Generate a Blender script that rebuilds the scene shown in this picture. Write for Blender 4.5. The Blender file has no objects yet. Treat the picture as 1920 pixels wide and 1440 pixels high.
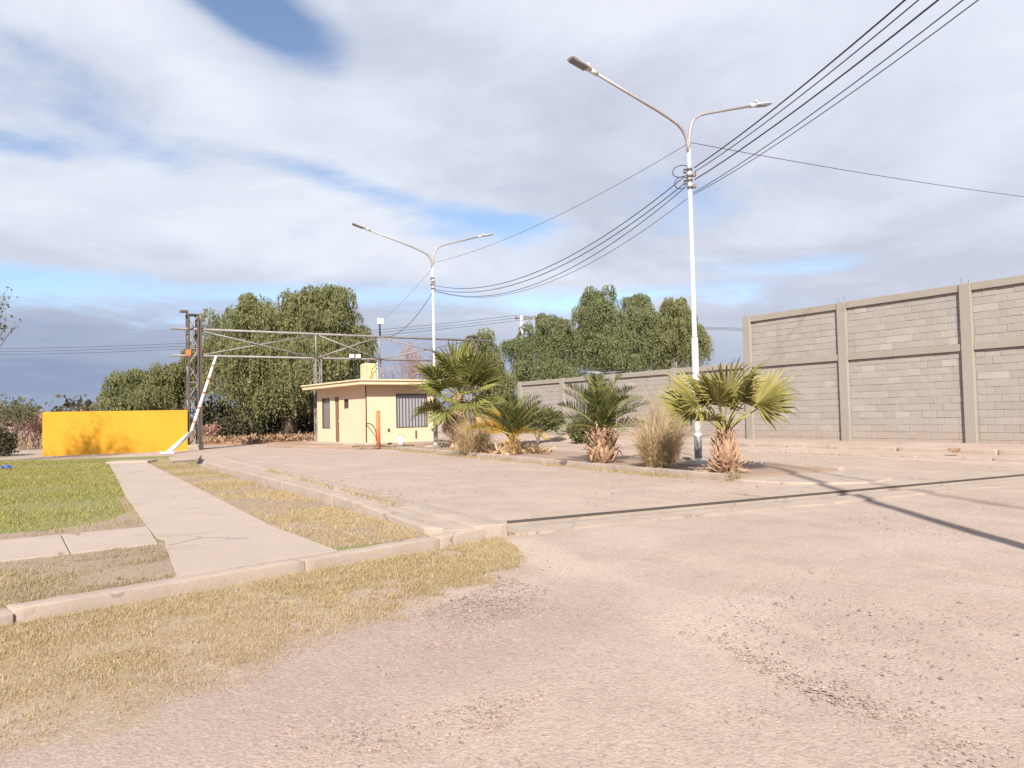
import bpy, bmesh, math, random
import numpy as np
from mathutils import Vector, Matrix, Euler
R_ = math.radians
random.seed(7)
rng = np.random.default_rng(11)
S = bpy.context.scene
COL = S.collection

# ------------------------------------------------------------------ camera
F_PX = 1440.0                      # focal length in photo pixels (1920 wide)
EYE = Vector((0, 0, 1.35))
PITCH, ROLL = 2.23, -1.26
CAM_ROT = Matrix.Rotation(R_(90 + PITCH), 3, 'X') @ Matrix.Rotation(R_(ROLL), 3, 'Z')
cam_data = bpy.data.cameras.new('camera')
cam_data.sensor_width = 36.0
cam_data.lens = 36.0 * F_PX / 1920.0
cam_data.clip_start = 0.05
cam_data.clip_end = 5000
cam = bpy.data.objects.new('camera', cam_data)
cam.matrix_world = Matrix.Translation(EYE) @ CAM_ROT.to_4x4()
COL.objects.link(cam)
S.camera = cam

def ray(px, py):
    return CAM_ROT @ Vector(((px - 960) / F_PX, -(py - 720) / F_PX, -1.0))
def G(px, py, z=0.0):              # pixel -> point on the level z
    d = ray(px, py); t = (z - EYE.z) / d.z
    return EYE + d * t
def P(px, py, Y):                  # pixel -> point at forward distance Y
    d = ray(px, py)
    return EYE + d * (Y / d.y)

# ------------------------------------------------------------------ world, sun, exposure
SUN_EL, SUN_AZ = 36.0, 5.0         # shadows run straight away from the camera, a touch to the right
S.view_settings.view_transform = 'Standard'
S.view_settings.look = 'None'
S.view_settings.exposure = 1.24
S.view_settings.gamma = 1.0
world = bpy.data.worlds.new('World')
S.world = world
world.use_nodes = True
wn, wl = world.node_tree.nodes, world.node_tree.links
wn.clear()

class NT:
    """small helper for node maths"""
    def __init__(s, tree): s.t = tree; s.n = tree.nodes; s.l = tree.links
    def put(s, sock, v):
        if isinstance(v, (int, float)): sock.default_value = v
        elif isinstance(v, (tuple, list)):
            sock.default_value = tuple(v) if len(v) == len(sock.default_value) else tuple(v) + (1,)
        else: s.l.new(v, sock)
    def m(s, op, a, b=None, c=None, clamp=False):
        n = s.n.new('ShaderNodeMath'); n.operation = op; n.use_clamp = clamp
        s.put(n.inputs[0], a)
        if b is not None: s.put(n.inputs[1], b)
        if c is not None: s.put(n.inputs[2], c)
        return n.outputs[0]
    def vm(s, op, a, b=None):
        n = s.n.new('ShaderNodeVectorMath'); n.operation = op
        s.put(n.inputs[0], a)
        if b is not None: s.put(n.inputs[1], b)
        return n.outputs[0]
    def noise(s, vec, scale, detail=4, rough=.55, dist=0.0, out='Fac'):
        n = s.n.new('ShaderNodeTexNoise')
        n.inputs['Scale'].default_value = scale; n.inputs['Detail'].default_value = detail
        n.inputs['Roughness'].default_value = rough; n.inputs['Distortion'].default_value = dist
        if vec is not None: s.l.new(vec, n.inputs['Vector'])
        return n.outputs[out]
    def vor(s, vec, scale, feature='F1', out='Distance'):
        n = s.n.new('ShaderNodeTexVoronoi'); n.feature = feature
        n.inputs['Scale'].default_value = scale
        if vec is not None: s.l.new(vec, n.inputs['Vector'])
        return n.outputs[out]
    def ramp(s, f, lo, hi, a=0.0, b=1.0, smooth=True):
        n = s.n.new('ShaderNodeMapRange')
        n.interpolation_type = 'SMOOTHSTEP' if smooth else 'LINEAR'
        s.put(n.inputs['Value'], f)
        for k, v in (('From Min', lo), ('From Max', hi), ('To Min', a), ('To Max', b)): s.put(n.inputs[k], v)
        return n.outputs['Result']
    def mix(s, f, a, b, mode='MIX'):
        n = s.n.new('ShaderNodeMix'); n.data_type = 'RGBA'; n.blend_type = mode
        s.put(n.inputs['Factor'], f)
        s.put(n.inputs[6], a); s.put(n.inputs[7], b)
        return n.outputs[2]
    def xyz(s, v):
        n = s.n.new('ShaderNodeSeparateXYZ'); s.l.new(v, n.inputs[0]); return n.outputs
    def comb(s, x, y, z):
        n = s.n.new('ShaderNodeCombineXYZ')
        for i, v in enumerate((x, y, z)): s.put(n.inputs[i], v)
        return n.outputs[0]

w = NT(world.node_tree)
sky = wn.new('ShaderNodeTexSky'); sky.sky_type = 'NISHITA'; sky.sun_disc = False
sky.sun_elevation = R_(SUN_EL); sky.sun_rotation = R_(180 + SUN_AZ)
sky.altitude = 700; sky.air_density = 0.8; sky.dust_density = 0.0; sky.ozone_density = 1.2
geo = wn.new('ShaderNodeTexCoord')
dx, dy, dz = w.xyz(geo.outputs['Generated'])
az = w.m('ARCTAN2', dx, dy)
el = w.m('ARCSINE', dz)
elc = w.m('MAXIMUM', el, 0.0)
# cloud deck on a plane far above: projected direction
den = w.m('ADD', w.m('MAXIMUM', dz, 0.0), 0.16)
qx = w.m('DIVIDE', dx, den); qy = w.m('DIVIDE', dy, den)
q = w.comb(qx, qy, 0.0)
q1 = w.vm('ADD', q, (3.1, 1.7, 0.4))
warp = w.noise(q1, 0.9, 2, .5, out='Color')
qw = w.vm('ADD', q1, w.vm('MULTIPLY', w.vm('SUBTRACT', warp, (.5, .5, .5)), (.7, .7, .7)))
n_big = w.noise(qw, 1.15, 3, .5)
n_mid = w.noise(qw, 2.6, 7, .58)
n_fine = w.noise(qw, 9.0, 5, .6)
cover = w.m('ADD', w.m('MULTIPLY', n_big, .5), w.m('ADD', w.m('MULTIPLY', n_mid, .48), w.m('MULTIPLY', n_fine, .20)))
def blob(px, py, rx, ry, rot):
    d = ray(px, py).normalized()
    a0, e0 = math.atan2(d.x, d.y), math.asin(d.z)
    da = w.m('MULTIPLY', w.m('SUBTRACT', az, a0), 1.0); de = w.m('SUBTRACT', el, e0)
    c, s_ = math.cos(R_(rot)), math.sin(R_(rot))
    u = w.m('DIVIDE', w.m('ADD', w.m('MULTIPLY', da, c), w.m('MULTIPLY', de, s_)), rx / F_PX)
    v = w.m('DIVIDE', w.m('SUBTRACT', w.m('MULTIPLY', de, c), w.m('MULTIPLY', da, s_)), ry / F_PX)
    r2 = w.m('ADD', w.m('MULTIPLY', u, u), w.m('MULTIPLY', v, v))
    return w.m('POWER', 2.718, w.m('MULTIPLY', r2, -1.0))
def blobs(lst):
    acc = None
    for (px, py, rx, ry, rot, amp) in lst:
        b = w.m('MULTIPLY', blob(px, py, rx, ry, rot), amp)
        acc = b if acc is None else w.m('ADD', acc, b)
    return acc
# where the deck is broken open, and where it is thick
gaps = blobs([(525, 45, 150, 55, -26, .36), (400, -5, 130, 34, -20, .24), (45, 275, 110, 20, -4, .22), (240, 262, 100, 24, -22, .10),
              (560, 310, 120, 26, -8, .20), (800, 385, 220, 24, -12, .19), (240, 535, 420, 24, -1, .24),
              (1130, 560, 190, 20, 2, .25), (1560, 490, 70, 22, 0, .2), (980, 420, 90, 26, 0, .2), (1380, 560, 70, 30, 0, .18),
              (1300, 360, 140, 60, 10, .08)])
thick = blobs([(330, 130, 330, 80, -32, .2), (180, 370, 300, 60, -6, .16), (420, 440, 420, 55, -6, .22), (1000, 150, 420, 150, 0, .26),
               (1500, 120, 420, 140, 0, .22), (1750, 430, 330, 120, 0, .22), (1800, 250, 200, 90, 30, .1), (1000, 500, 200, 30, 0, .12), (690, 230, 160, 70, -20, .15)])
cov = w.m('ADD', w.m('SUBTRACT', cover, gaps), thick)
low = w.ramp(elc, .05, .15, 1.0, 0.0)                     # the deck closes up towards the horizon
cov = w.m('ADD', cov, w.m('MULTIPLY', low, .30))
cfac = w.ramp(cov, .33, .68, .07, 1.0)
# cloud brightness: lit tops and grey undersides
shade_n = w.noise(w.vm('ADD', qw, (7.0, 2.0, 0)), 1.7, 5, .55)
greyb = blobs([(1060, 180, 230, 90, -5, .38), (780, 60, 200, 90, 0, .3), (1500, 330, 300, 120, -10, .25), (1700, 500, 330, 60, 0, .55), (1080, 470, 260, 40, 0, .3),
               (620, 575, 260, 50, 0, .55), (150, 620, 420, 55, 0, .6), (1500, 560, 300, 50, 0, .4), (1200, 400, 200, 50, -10, .25)])
brite = blobs([(330, 110, 330, 60, -32, .5), (700, 200, 120, 70, -30, .4), (1850, 250, 140, 60, 35, .4), (1000, 20, 500, 60, 0, .25), (1330, 30, 200, 60, 0, .2), (250, 420, 350, 40, -5, .25)])
wisp = w.noise(w.vm('ADD', qw, (1.0, 8.0, 0)), 5.0, 6, .6)
tone0 = w.m('ADD', w.m('MULTIPLY', w.ramp(shade_n, .30, .68, smooth=False), .85), w.m('MULTIPLY', w.ramp(wisp, .3, .7, smooth=False), .3))
tone = w.m('ADD', w.m('SUBTRACT', tone0, greyb), brite, clamp=True)
cloud_hi = w.mix(tone, (.252, .270, .326), (.352, .370, .412))
band = w.noise(w.comb(w.m('MULTIPLY', az, 1.6), w.m('MULTIPLY', el, 14.0), 0.3), 2.2, 5, .55)
cloud_lo = w.mix(w.ramp(band, .32, .70), (.128, .156, .226), (.182, .206, .268))
hz = w.ramp(w.m('ADD', elc, w.m('MULTIPLY', w.m('ADD', az, .1), .07)), .035, .185, 1.0, 0.0)
cloud_c = w.mix(hz, cloud_hi, cloud_lo)
sky_n = wn.new('ShaderNodeVectorMath'); sky_n.operation = 'SCALE'
wl.new(sky.outputs[0], sky_n.inputs[0]); sky_n.inputs['Scale'].default_value = 0.076
final = w.mix(cfac, sky_n.outputs[0], cloud_c)
bg = wn.new('ShaderNodeBackground'); bg.inputs['Strength'].default_value = 1.0
wl.new(final, bg.inputs['Color'])
wo = wn.new('ShaderNodeOutputWorld'); wl.new(bg.outputs[0], wo.inputs['Surface'])

sun_d = bpy.data.lights.new('sun', 'SUN')
sun_d.energy = 4.0; sun_d.angle = R_(1.1); sun_d.color = (1.0, .93, .83)
sun = bpy.data.objects.new('sun', sun_d)
sd = Vector((math.sin(R_(SUN_AZ)) * math.cos(R_(SUN_EL)), math.cos(R_(SUN_AZ)) * math.cos(R_(SUN_EL)), -math.sin(R_(SUN_EL))))
sun.rotation_euler = sd.to_track_quat('-Z', 'Y').to_euler()
sun.location = (0, -20, 30)
COL.objects.link(sun)

# ------------------------------------------------------------------ materials
MATS = {}
def new_mat(name):
    m = bpy.data.materials.new(name); m.use_nodes = True
    t = NT(m.node_tree)
    b = m.node_tree.nodes['Principled BSDF']
    b.inputs['Specular IOR Level'].default_value = .25
    MATS[name] = m
    return m, t, b
def pos(t, obj=False):
    if obj:
        n = t.n.new('ShaderNodeTexCoord'); return n.outputs['Object']
    n = t.n.new('ShaderNodeNewGeometry'); return n.outputs['Position']
def bump(t, b, h, strength=.5, dist=.01):
    n = t.n.new('ShaderNodeBump'); n.inputs['Strength'].default_value = strength; n.inputs['Distance'].default_value = dist
    t.l.new(h, n.inputs['Height']); t.l.new(n.outputs[0], b.inputs['Normal'])
def sc(c, k): return tuple(x * k for x in c)
def noisy(name, c, c2=None, scale=2.0, fine=30.0, rough=.85, bumpd=.004, bump_scale=None, amt=.5, metal=0.0, stain=None, crack=0):
    """plain weathered surface: two tones by a broad noise, grain by a fine one"""
    m, t, b = new_mat(name)
    p = pos(t)
    c2 = c2 or sc(c, .75)
    f = t.ramp(t.noise(p, scale, 5, .6), .32, .68)
    col = t.mix(t.m('MULTIPLY', f, amt), c, c2)
    g = t.noise(p, fine, 4, .65)
    col = t.mix(t.ramp(g, .35, .75, 0, .28), col, sc(c, .62))
    if stain:
        sf = t.ramp(t.noise(p, stain[1], 6, .65, .4), stain[2], stain[2] + .14)
        col = t.mix(t.m('MULTIPLY', sf, .7), col, stain[0])
    if crack:
        pw = t.vm('ADD', p, t.vm('MULTIPLY', t.noise(p, 3.0, 3, .6, out='Color'), (.35, .35, .35)))
        ve = t.vor(pw, crack, 'DISTANCE_TO_EDGE')
        cf = t.m('MULTIPLY', t.ramp(ve, .012, .003), t.ramp(t.noise(p, .9, 2, .5), .5, .6))
        col = t.mix(t.m('MULTIPLY', cf, .7), col, sc(c, .38))
    t.l.new(col, b.inputs['Base Color'])
    b.inputs['Roughness'].default_value = rough
    b.inputs['Metallic'].default_value = metal
    if bumpd: bump(t, b, t.noise(p, bump_scale or fine, 5, .65), .6, bumpd)
    return m

def ground_mat():
    m, t, b = new_mat('dusty_gravel')
    p = pos(t)
    x, y, z = t.xyz(p)
    base = t.mix(t.ramp(t.noise(p, .32, 5, .6), .35, .65), (.345, .262, .217), (.352, .275, .230))
    base = t.mix(t.ramp(t.noise(p, 1.6, 6, .65, .3), .42, .66, 0, .75), base, (.300, .228, .188))
    base = t.mix(t.ramp(t.noise(t.vm('ADD', p, (9, 4, 0)), .55, 5, .6), .50, .66, 0, .7), base, (.39, .312, .264))
    # old kerb top showing through the dust, running to the lower right
    q0 = G(962, 1012); q1 = G(1340, 1195); qd = (q1 - q0); qL = qd.length; qd.normalize()
    qs = t.m('ADD', t.m('MULTIPLY', t.m('SUBTRACT', x, q0.x), qd.x), t.m('MULTIPLY', t.m('SUBTRACT', y, q0.y), qd.y))
    qn = t.m('ABSOLUTE', t.m('SUBTRACT', t.m('MULTIPLY', t.m('SUBTRACT', x, q0.x), qd.y), t.m('MULTIPLY', t.m('SUBTRACT', y, q0.y), qd.x)))
    qf = t.m('MULTIPLY', t.ramp(t.m('ADD', qn, t.m('MULTIPLY', t.m('SUBTRACT', t.noise(p, 5.0, 5, .6), .5), .5)), .34, .16), t.m('MULTIPLY', t.ramp(qs, -.2, .1), t.ramp(qs, qL + 1.2, qL - .6)))
    base = t.mix(t.m('MULTIPLY', qf, .75), base, (.405, .325, .268))
    # greenish-grey worn patches
    base = t.mix(t.ramp(t.noise(t.vm('ADD', p, (31, 14, 0)), .8, 6, .65), .56, .70, 0, .55), base, (.315, .272, .225))
    # loose pinkish gravel beside the verge
    gx = t.m('ADD', t.m('MULTIPLY', t.m('SUBTRACT', x, -.55), .72), t.m('MULTIPLY', t.m('SUBTRACT', y, 4.6), .69))
    gy = t.m('SUBTRACT', t.m('MULTIPLY', t.m('SUBTRACT', y, 4.6), .72), t.m('MULTIPLY', t.m('SUBTRACT', x, -.55), .69))
    gr = t.m('ADD', t.m('POWER', t.m('DIVIDE', t.m('ABSOLUTE', gx), 2.6), 2.0), t.m('POWER', t.m('DIVIDE', t.m('ABSOLUTE', gy), .75), 2.0))
    gr = t.m('ADD', gr, t.m('MULTIPLY', t.noise(p, 2.6, 5, .6), 1.3))
    base = t.mix(t.ramp(gr, 2.3, .8, 0, .7), base, (.285, .212, .184))
    # matted straw and dust under the verge grass
    k0 = G(29, 1171); k1 = G(948, 1004); kdx = (k1 - k0).normalized()
    ss = t.m('ADD', t.m('MULTIPLY', t.m('SUBTRACT', x, k0.x), kdx.x), t.m('MULTIPLY', t.m('SUBTRACT', y, k0.y), kdx.y))
    nn = t.m('SUBTRACT', t.m('MULTIPLY', t.m('SUBTRACT', x, k0.x), kdx.y), t.m('MULTIPLY', t.m('SUBTRACT', y, k0.y), kdx.x))
    lim = t.m("SUBTRACT", 2.55, t.m("MULTIPLY", t.m("MAXIMUM", ss, 0.0), .55))
    vf = t.m('ADD', t.m('SUBTRACT', lim, nn), t.m('MULTIPLY', t.m('SUBTRACT', t.noise(p, 2.4, 6, .65), .5), 2.2))
    base = t.mix(t.m('MULTIPLY', t.ramp(vf, -.1, .7, 0, .8), t.ramp(nn, -.3, -.1)), base, t.mix(t.noise(p, 14, 5, .7), (.20, .148, .085), (.36, .275, .17)))
    # tyre-worn pale wheel tracks running with the road
    rot = t.m('ADD', t.m('MULTIPLY', x, .848), t.m('MULTIPLY', y, .53))
    tr = t.noise(t.comb(t.m('MULTIPLY', rot, 1.0), t.m('MULTIPLY', t.m('SUBTRACT', t.m('MULTIPLY', y, .848), t.m('MULTIPLY', x, .53)), .12), 0), 1.3, 4, .55)
    base = t.mix(t.ramp(tr, .54, .66, 0, .4), base, (.40, .318, .262))
    # pebbles of several sizes as tone
    for s_, a in ((60.0, .38), (130.0, .34)):
        vn = t.n.new('ShaderNodeTexVoronoi'); vn.inputs['Scale'].default_value = s_
        t.l.new(p, vn.inputs['Vector'])
        rnd = t.xyz(vn.outputs['Color'])[0]
        base = t.mix(t.ramp(rnd, .70, .98, 0, a), base, (.185, .142, .125))
        base = t.mix(t.ramp(rnd, .22, .02, 0, a * .7), base, (.46, .39, .335))
    t.l.new(base, b.inputs['Base Color'])
    b.inputs['Roughness'].default_value = .95
    h = t.m('ADD', t.m('MULTIPLY', t.vor(p, 46.0), -.7), t.m('ADD', t.m('MULTIPLY', t.noise(p, 14.0, 6, .7), .7), t.m('MULTIPLY', t.vor(p, 90.0), -.35)))
    bump(t, b, h, .5, .009)
    return m
ground_mat()
noisy('soil', (.30, .215, .165), (.22, .16, .125), 1.2, 22, .95, .012)
noisy('turf_soil', (.285, .215, .165), (.22, .165, .115), .9, 26, .95, .012)
noisy('lawn_soil', (.165, .17, .06), (.23, .20, .10), .8, 24, .95, .012)
noisy('concrete', (.365, .292, .243), (.305, .245, .203), 1.4, 34, .9, .004, amt=.8, stain=((.25, .195, .155), 3.2, .54), crack=.9)
noisy('path_concrete', (.375, .303, .258), (.335, .27, .228), .9, 40, .9, .0022, amt=.7, stain=((.29, .232, .19), 1.7, .56), crack=.45)
noisy('frame_concrete', (.295, .264, .230), (.26, .23, .198), 1.1, 28, .9, .003, amt=.6, stain=((.20, .165, .135), 1.8, .60))
noisy('mortar', (.285, .25, .218), (.255, .222, .192), 2.0, 40, .95, .003)
noisy('galvanised', (.62, .62, .63), (.48, .48, .50), 3.0, 60, .42, .0005, metal=.35, amt=.5)
noisy('galvanised_dull', (.36, .34, .34), (.30, .24, .22), 4.0, 50, .5, .0005, metal=.3, amt=.6)
noisy('pole_paint', (.32, .32, .34), (.40, .395, .40), 5.0, 60, .55, .0005)
noisy('white_band', (.70, .70, .70), (.55, .54, .53), 8.0, 60, .5, .0005)
noisy('lens_grey', (.20, .19, .21), (.16, .155, .17), 12.0, 90, .35, 0)
noisy('black_rubber', (.018, .018, .02), (.03, .03, .032), 5.0, 90, .6, 0)
noisy('cable_grey', (.06, .06, .07), (.045, .045, .055), 5.0, 90, .7, 0)
noisy('steel_dark', (.10, .085, .08), (.15, .105, .08), 4.0, 60, .6, .0008, metal=.4)
noisy('steel_pale', (.265, .252, .25), (.185, .163, .155), 2.2, 40, .6, .0008, metal=.2, amt=.8)
noisy('yellow_paint', (.60, .305, .028), (.555, .275, .024), .8, 30, .75, .006, amt=.9, bump_scale=9, stain=((.50, .27, .05), 1.3, .60))
noisy('cream_paint', (.63, .475, .335), (.60, .44, .305), 1.2, 40, .75, .002, amt=.6, stain=((.50, .365, .24), 1.6, .60))
noisy('cream_trim', (.66, .515, .34), (.60, .46, .30), 1.2, 40, .7, .001, amt=.5)
noisy('tank_yellow', (.58, .45, .24), (.50, .38, .2), 3.0, 40, .5, 0)
noisy('dark_frame', (.10, .065, .045), (.075, .05, .035), 5, 60, .6, 0)
noisy('door_wood', (.19, .12, .075), (.15, .095, .06), 5, 60, .6, .001)
noisy('white_plastic', (.75, .74, .72), (.68, .67, .65), 5, 60, .45, 0)
noisy('red_paint', (.42, .10, .05), (.36, .09, .05), 5, 60, .6, 0)
noisy('orange_paint', (.52, .155, .06), (.44, .13, .055), 5, 60, .6, .001)
noisy('blue_plastic', (.04, .10, .62), (.03, .08, .5), 5, 60, .4, 0)
noisy('bark', (.135, .095, .07), (.085, .06, .045), 3, 24, .95, .015)
noisy('twig', (.24, .185, .15), (.17, .125, .10), 3, 24, .95, .003)
noisy('twig_red', (.27, .155, .125), (.20, .12, .10), 3, 24, .95, .003)
noisy('pole_wood', (.20, .165, .135), (.15, .125, .10), 3, 24, .9, .004)
noisy('pole_white', (.55, .53, .50), (.45, .43, .41), 3, 24, .9, .001)
noisy('litter', (.27, .16, .105), (.19, .115, .08), 2.0, 12, .95, .02)
noisy('boot_fibre', (.50, .325, .215), (.34, .205, .13), 9.0, 60, .9, .004, amt=.8)
noisy('yellow_boot', (.46, .29, .085), (.33, .20, .07), 9.0, 60, .8, .003, amt=.8)
noisy('trunk_fibre', (.25, .155, .10), (.16, .10, .065), 9.0, 60, .95, .01)
noisy('ceramic_rust', (.22, .16, .15), (.30, .20, .16), 5, 60, .5, 0)
# glass of the windows
m, t, b = new_mat('window_glass')
b.inputs['Base Color'].default_value = (.30, .30, .33, 1); b.inputs['Roughness'].default_value = .15
b.inputs['Specular IOR Level'].default_value = .6
m, t, b = new_mat('glass_dark')
b.inputs['Base Color'].default_value = (.075, .06, .055, 1); b.inputs['Roughness'].default_value = .25

def leafy(name, c1, c2, trans=.25, rough=.6, attr='tint', c3=None):
    """leaf material: tone by a per-leaf attribute, some light through the blade"""
    m, t, b = new_mat(name)
    a = t.n.new('ShaderNodeAttribute'); a.attribute_name = attr
    oi = t.n.new('ShaderNodeObjectInfo')
    f = t.m('ADD', t.m('MULTIPLY', a.outputs['Fac'], .8), t.m('MULTIPLY', oi.outputs['Random'], .2))
    col = t.mix(f, c1, c2)
    if c3:
        col = t.mix(t.ramp(t.noise(pos(t), .35, 4, .6), .45, .68, 0, .8), col, c3)
    t.l.new(col, b.inputs['Base Color']); b.inputs['Roughness'].default_value = rough
    b.inputs['Specular IOR Level'].default_value = .2
    tr = t.n.new('ShaderNodeBsdfTranslucent'); t.l.new(col, tr.inputs['Color'])
    mx = t.n.new('ShaderNodeMixShader'); mx.inputs[0].default_value = trans
    out = t.n['Material Output']
    t.l.new(b.outputs[0], mx.inputs[1]); t.l.new(tr.outputs[0], mx.inputs[2]); t.l.new(mx.outputs[0], out.inputs['Surface'])
    return m
leafy('pepper_leaf', (.115, .125, .052), (.235, .240, .105), .32, c3=(.185, .178, .078))
leafy('pepper_leaf_deep', (.115, .135, .060), (.215, .235, .110), .32, c3=(.17, .175, .078))
leafy('shrub_leaf', (.070, .085, .030), (.150, .150, .062), .2)
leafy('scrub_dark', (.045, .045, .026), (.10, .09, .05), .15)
leafy('dry_grass', (.265, .198, .105), (.50, .39, .235), .2, .7, c3=(.30, .24, .12))
leafy('dry_grass_grey', (.28, .225, .12), (.40, .325, .19), .2, .7, c3=(.24, .18, .125))
leafy('green_grass', (.180, .172, .040), (.315, .280, .090), .25, .6, c3=(.36, .285, .125))
leafy('clump_blade', (.29, .20, .105), (.64, .50, .30), .25, .6)
leafy('clump_blade_dark', (.26, .175, .105), (.44, .32, .20), .25, .6)
leafy('fan_leaf', (.165, .155, .042), (.36, .315, .105), .28, .42)
leafy('fan_leaf_deep', (.115, .128, .032), (.29, .28, .085), .28, .42)
leafy('date_leaf', (.060, .075, .022), (.155, .165, .050), .2, .45)
leafy('date_leaf_yellow', (.30, .19, .022), (.62, .40, .045), .25, .5)
leafy('dead_leaf', (.36, .235, .13), (.56, .40, .25), .2, .8)
leafy('petiole', (.22, .20, .06), (.34, .29, .10), .0, .5)
leafy('red_leaf', (.33, .17, .12), (.46, .27, .20), .2, .7)
leafy('litter_leaf', (.20, .115, .07), (.40, .27, .17), .1, .8)
leafy('pebble', (.17, .125, .105), (.38, .295, .24), .0, .9)

# blocks: one material, tone by block
m, t, b = new_mat('cement_block')
oi = t.n.new('ShaderNodeObjectInfo'); ge = t.n.new('ShaderNodeNewGeometry')
f = t.m('FRACT', t.m('ADD', t.m('MULTIPLY', oi.outputs['Random'], 7.31), t.m('MULTIPLY', ge.outputs['Random Per Island'], 3.17)))
p = ge.outputs['Position']
col = t.mix(f, (.292, .266, .248), (.328, .300, .280))
col = t.mix(t.ramp(f, .90, .97, 0, .8), col, (.37, .328, .302))
col = t.mix(t.ramp(t.noise(p, .9, 5, .6), .45, .7, 0, .7), col, (.285, .25, .218))
col = t.mix(t.ramp(t.noise(p, 45, 4, .7), .45, .75, 0, .4), col, (.17, .142, .125))
zz = t.m('ADD', t.xyz(p)[2], t.m('MULTIPLY', t.m('SUBTRACT', t.noise(p, 1.6, 5, .65), .5), .9))
col = t.mix(t.ramp(zz, .95, .35, 0, .55), col, (.33, .255, .205))
stk = t.noise(t.vm('MULTIPLY', p, (3.0, 3.0, .25)), 1.0, 5, .6)
col = t.mix(t.ramp(stk, .56, .70, 0, .45), col, (.225, .198, .175))
t.l.new(col, b.inputs['Base Color']); b.inputs['Roughness'].default_value = .95
bump(t, b, t.noise(p, 60, 4, .7), .7, .006)

# ------------------------------------------------------------------ mesh helpers
class MB:
    """collects shapes; build() links them as ONE mesh object"""
    def __init__(s): s.v = []; s.f = []; s.tint = []
    def add(s, vs, fs, tint=None):
        o = len(s.v); s.v += [tuple(v) for v in vs]; s.f += [tuple(i + o for i in f) for f in fs]
        s.tint += [tint if tint is not None else .5] * len(vs)
        return s
    def box(s, c, size, rot=None):
        hx, hy, hz = size[0] / 2, size[1] / 2, size[2] / 2
        vs = [Vector((x, y, z)) for x in (-hx, hx) for y in (-hy, hy) for z in (-hz, hz)]
        c = Vector(c)
        vs = [(rot @ v if rot else v) + c for v in vs]
        return s.add(vs, [(0, 1, 3, 2), (4, 6, 7, 5), (0, 4, 5, 1), (2, 3, 7, 6), (0, 2, 6, 4), (1, 5, 7, 3)])
    def prism(s, poly, z0, z1):
        """poly: (x, y) counter-clockwise; z1 a number or one per corner"""
        n = len(poly)
        zt = z1 if isinstance(z1, (list, tuple)) else [z1] * n
        vs = [(p[0], p[1], z0) for p in poly] + [(p[0], p[1], zt[i]) for i, p in enumerate(poly)]
        fs = [tuple(range(n))[::-1], tuple(range(n, 2 * n))]
        fs += [(i, (i + 1) % n, n + (i + 1) % n, n + i) for i in range(n)]
        return s.add(vs, fs)
    def tube(s, pts, rad, n=8, cap=True, tint=None):
        pts = [Vector(p) for p in pts]
        rad = rad if isinstance(rad, (list, tuple)) else [rad] * len(pts)
        vs, fs = [], []
        up = Vector((0, 0, 1)); prev = None
        for i, p in enumerate(pts):
            d = (pts[min(i + 1, len(pts) - 1)] - pts[max(i - 1, 0)])
            if d.length < 1e-9: d = Vector((0, 0, 1))
            d.normalize()
            if prev is None:
                a = d.cross(up if abs(d.z) < .95 else Vector((1, 0, 0))).normalized()
            else:
                a = prev - d * prev.dot(d)
                a = a.normalized() if a.length > 1e-6 else d.orthogonal().normalized()
            prev = a
            bb = d.cross(a)
            for k in range(n):
                an = 2 * math.pi * k / n
                vs.append(p + (a * math.cos(an) + bb * math.sin(an)) * rad[i])
        for i in range(len(pts) - 1):
            for k in range(n):
                fs.append((i * n + k, i * n + (k + 1) % n, (i + 1) * n + (k + 1) % n, (i + 1) * n + k))
        if cap:
            fs.append(tuple(range(n))[::-1]); fs.append(tuple((len(pts) - 1) * n + k for k in range(n)))
        return s.add(vs, fs, tint)
    def mesh(s, name):
        me = bpy.data.meshes.new(name)
        me.from_pydata(s.v, [], s.f)
        a = me.attributes.new('tint', 'FLOAT', 'POINT')
        a.data.foreach_set('value', s.tint)
        me.update()
        return me
    def build(s, name, mat, parent=None, smooth=False, bevel=0, rough=0):
        me = s.mesh(name)
        if rough: roughen(me, rough)
        return mobj(name, me, mat, parent, smooth, bevel)

def roughen(me, amt, step=.11):
    """cut the long edges and push the corners about: worn cast concrete"""
    bm = bmesh.new(); bm.from_mesh(me)
    el_ = [e for e in bm.edges if e.calc_length() > step * 2.5]
    for e in el_: e.tag = True
    by = {}
    for e in el_: by.setdefault(int(e.calc_length() / step), []).append(e)
    for k, es in by.items():
        es = [e for e in es if e.is_valid]
        bmesh.ops.subdivide_edges(bm, edges=es, cuts=min(max(k, 1), 30), use_grid_fill=True)
    from mathutils import noise as mn
    for v in bm.verts:
        n = mn.noise_vector(v.co * 5.0) * amt + mn.noise_vector(v.co * 17.0) * amt * .6
        v.co += n
    bm.to_mesh(me); bm.free()

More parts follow.
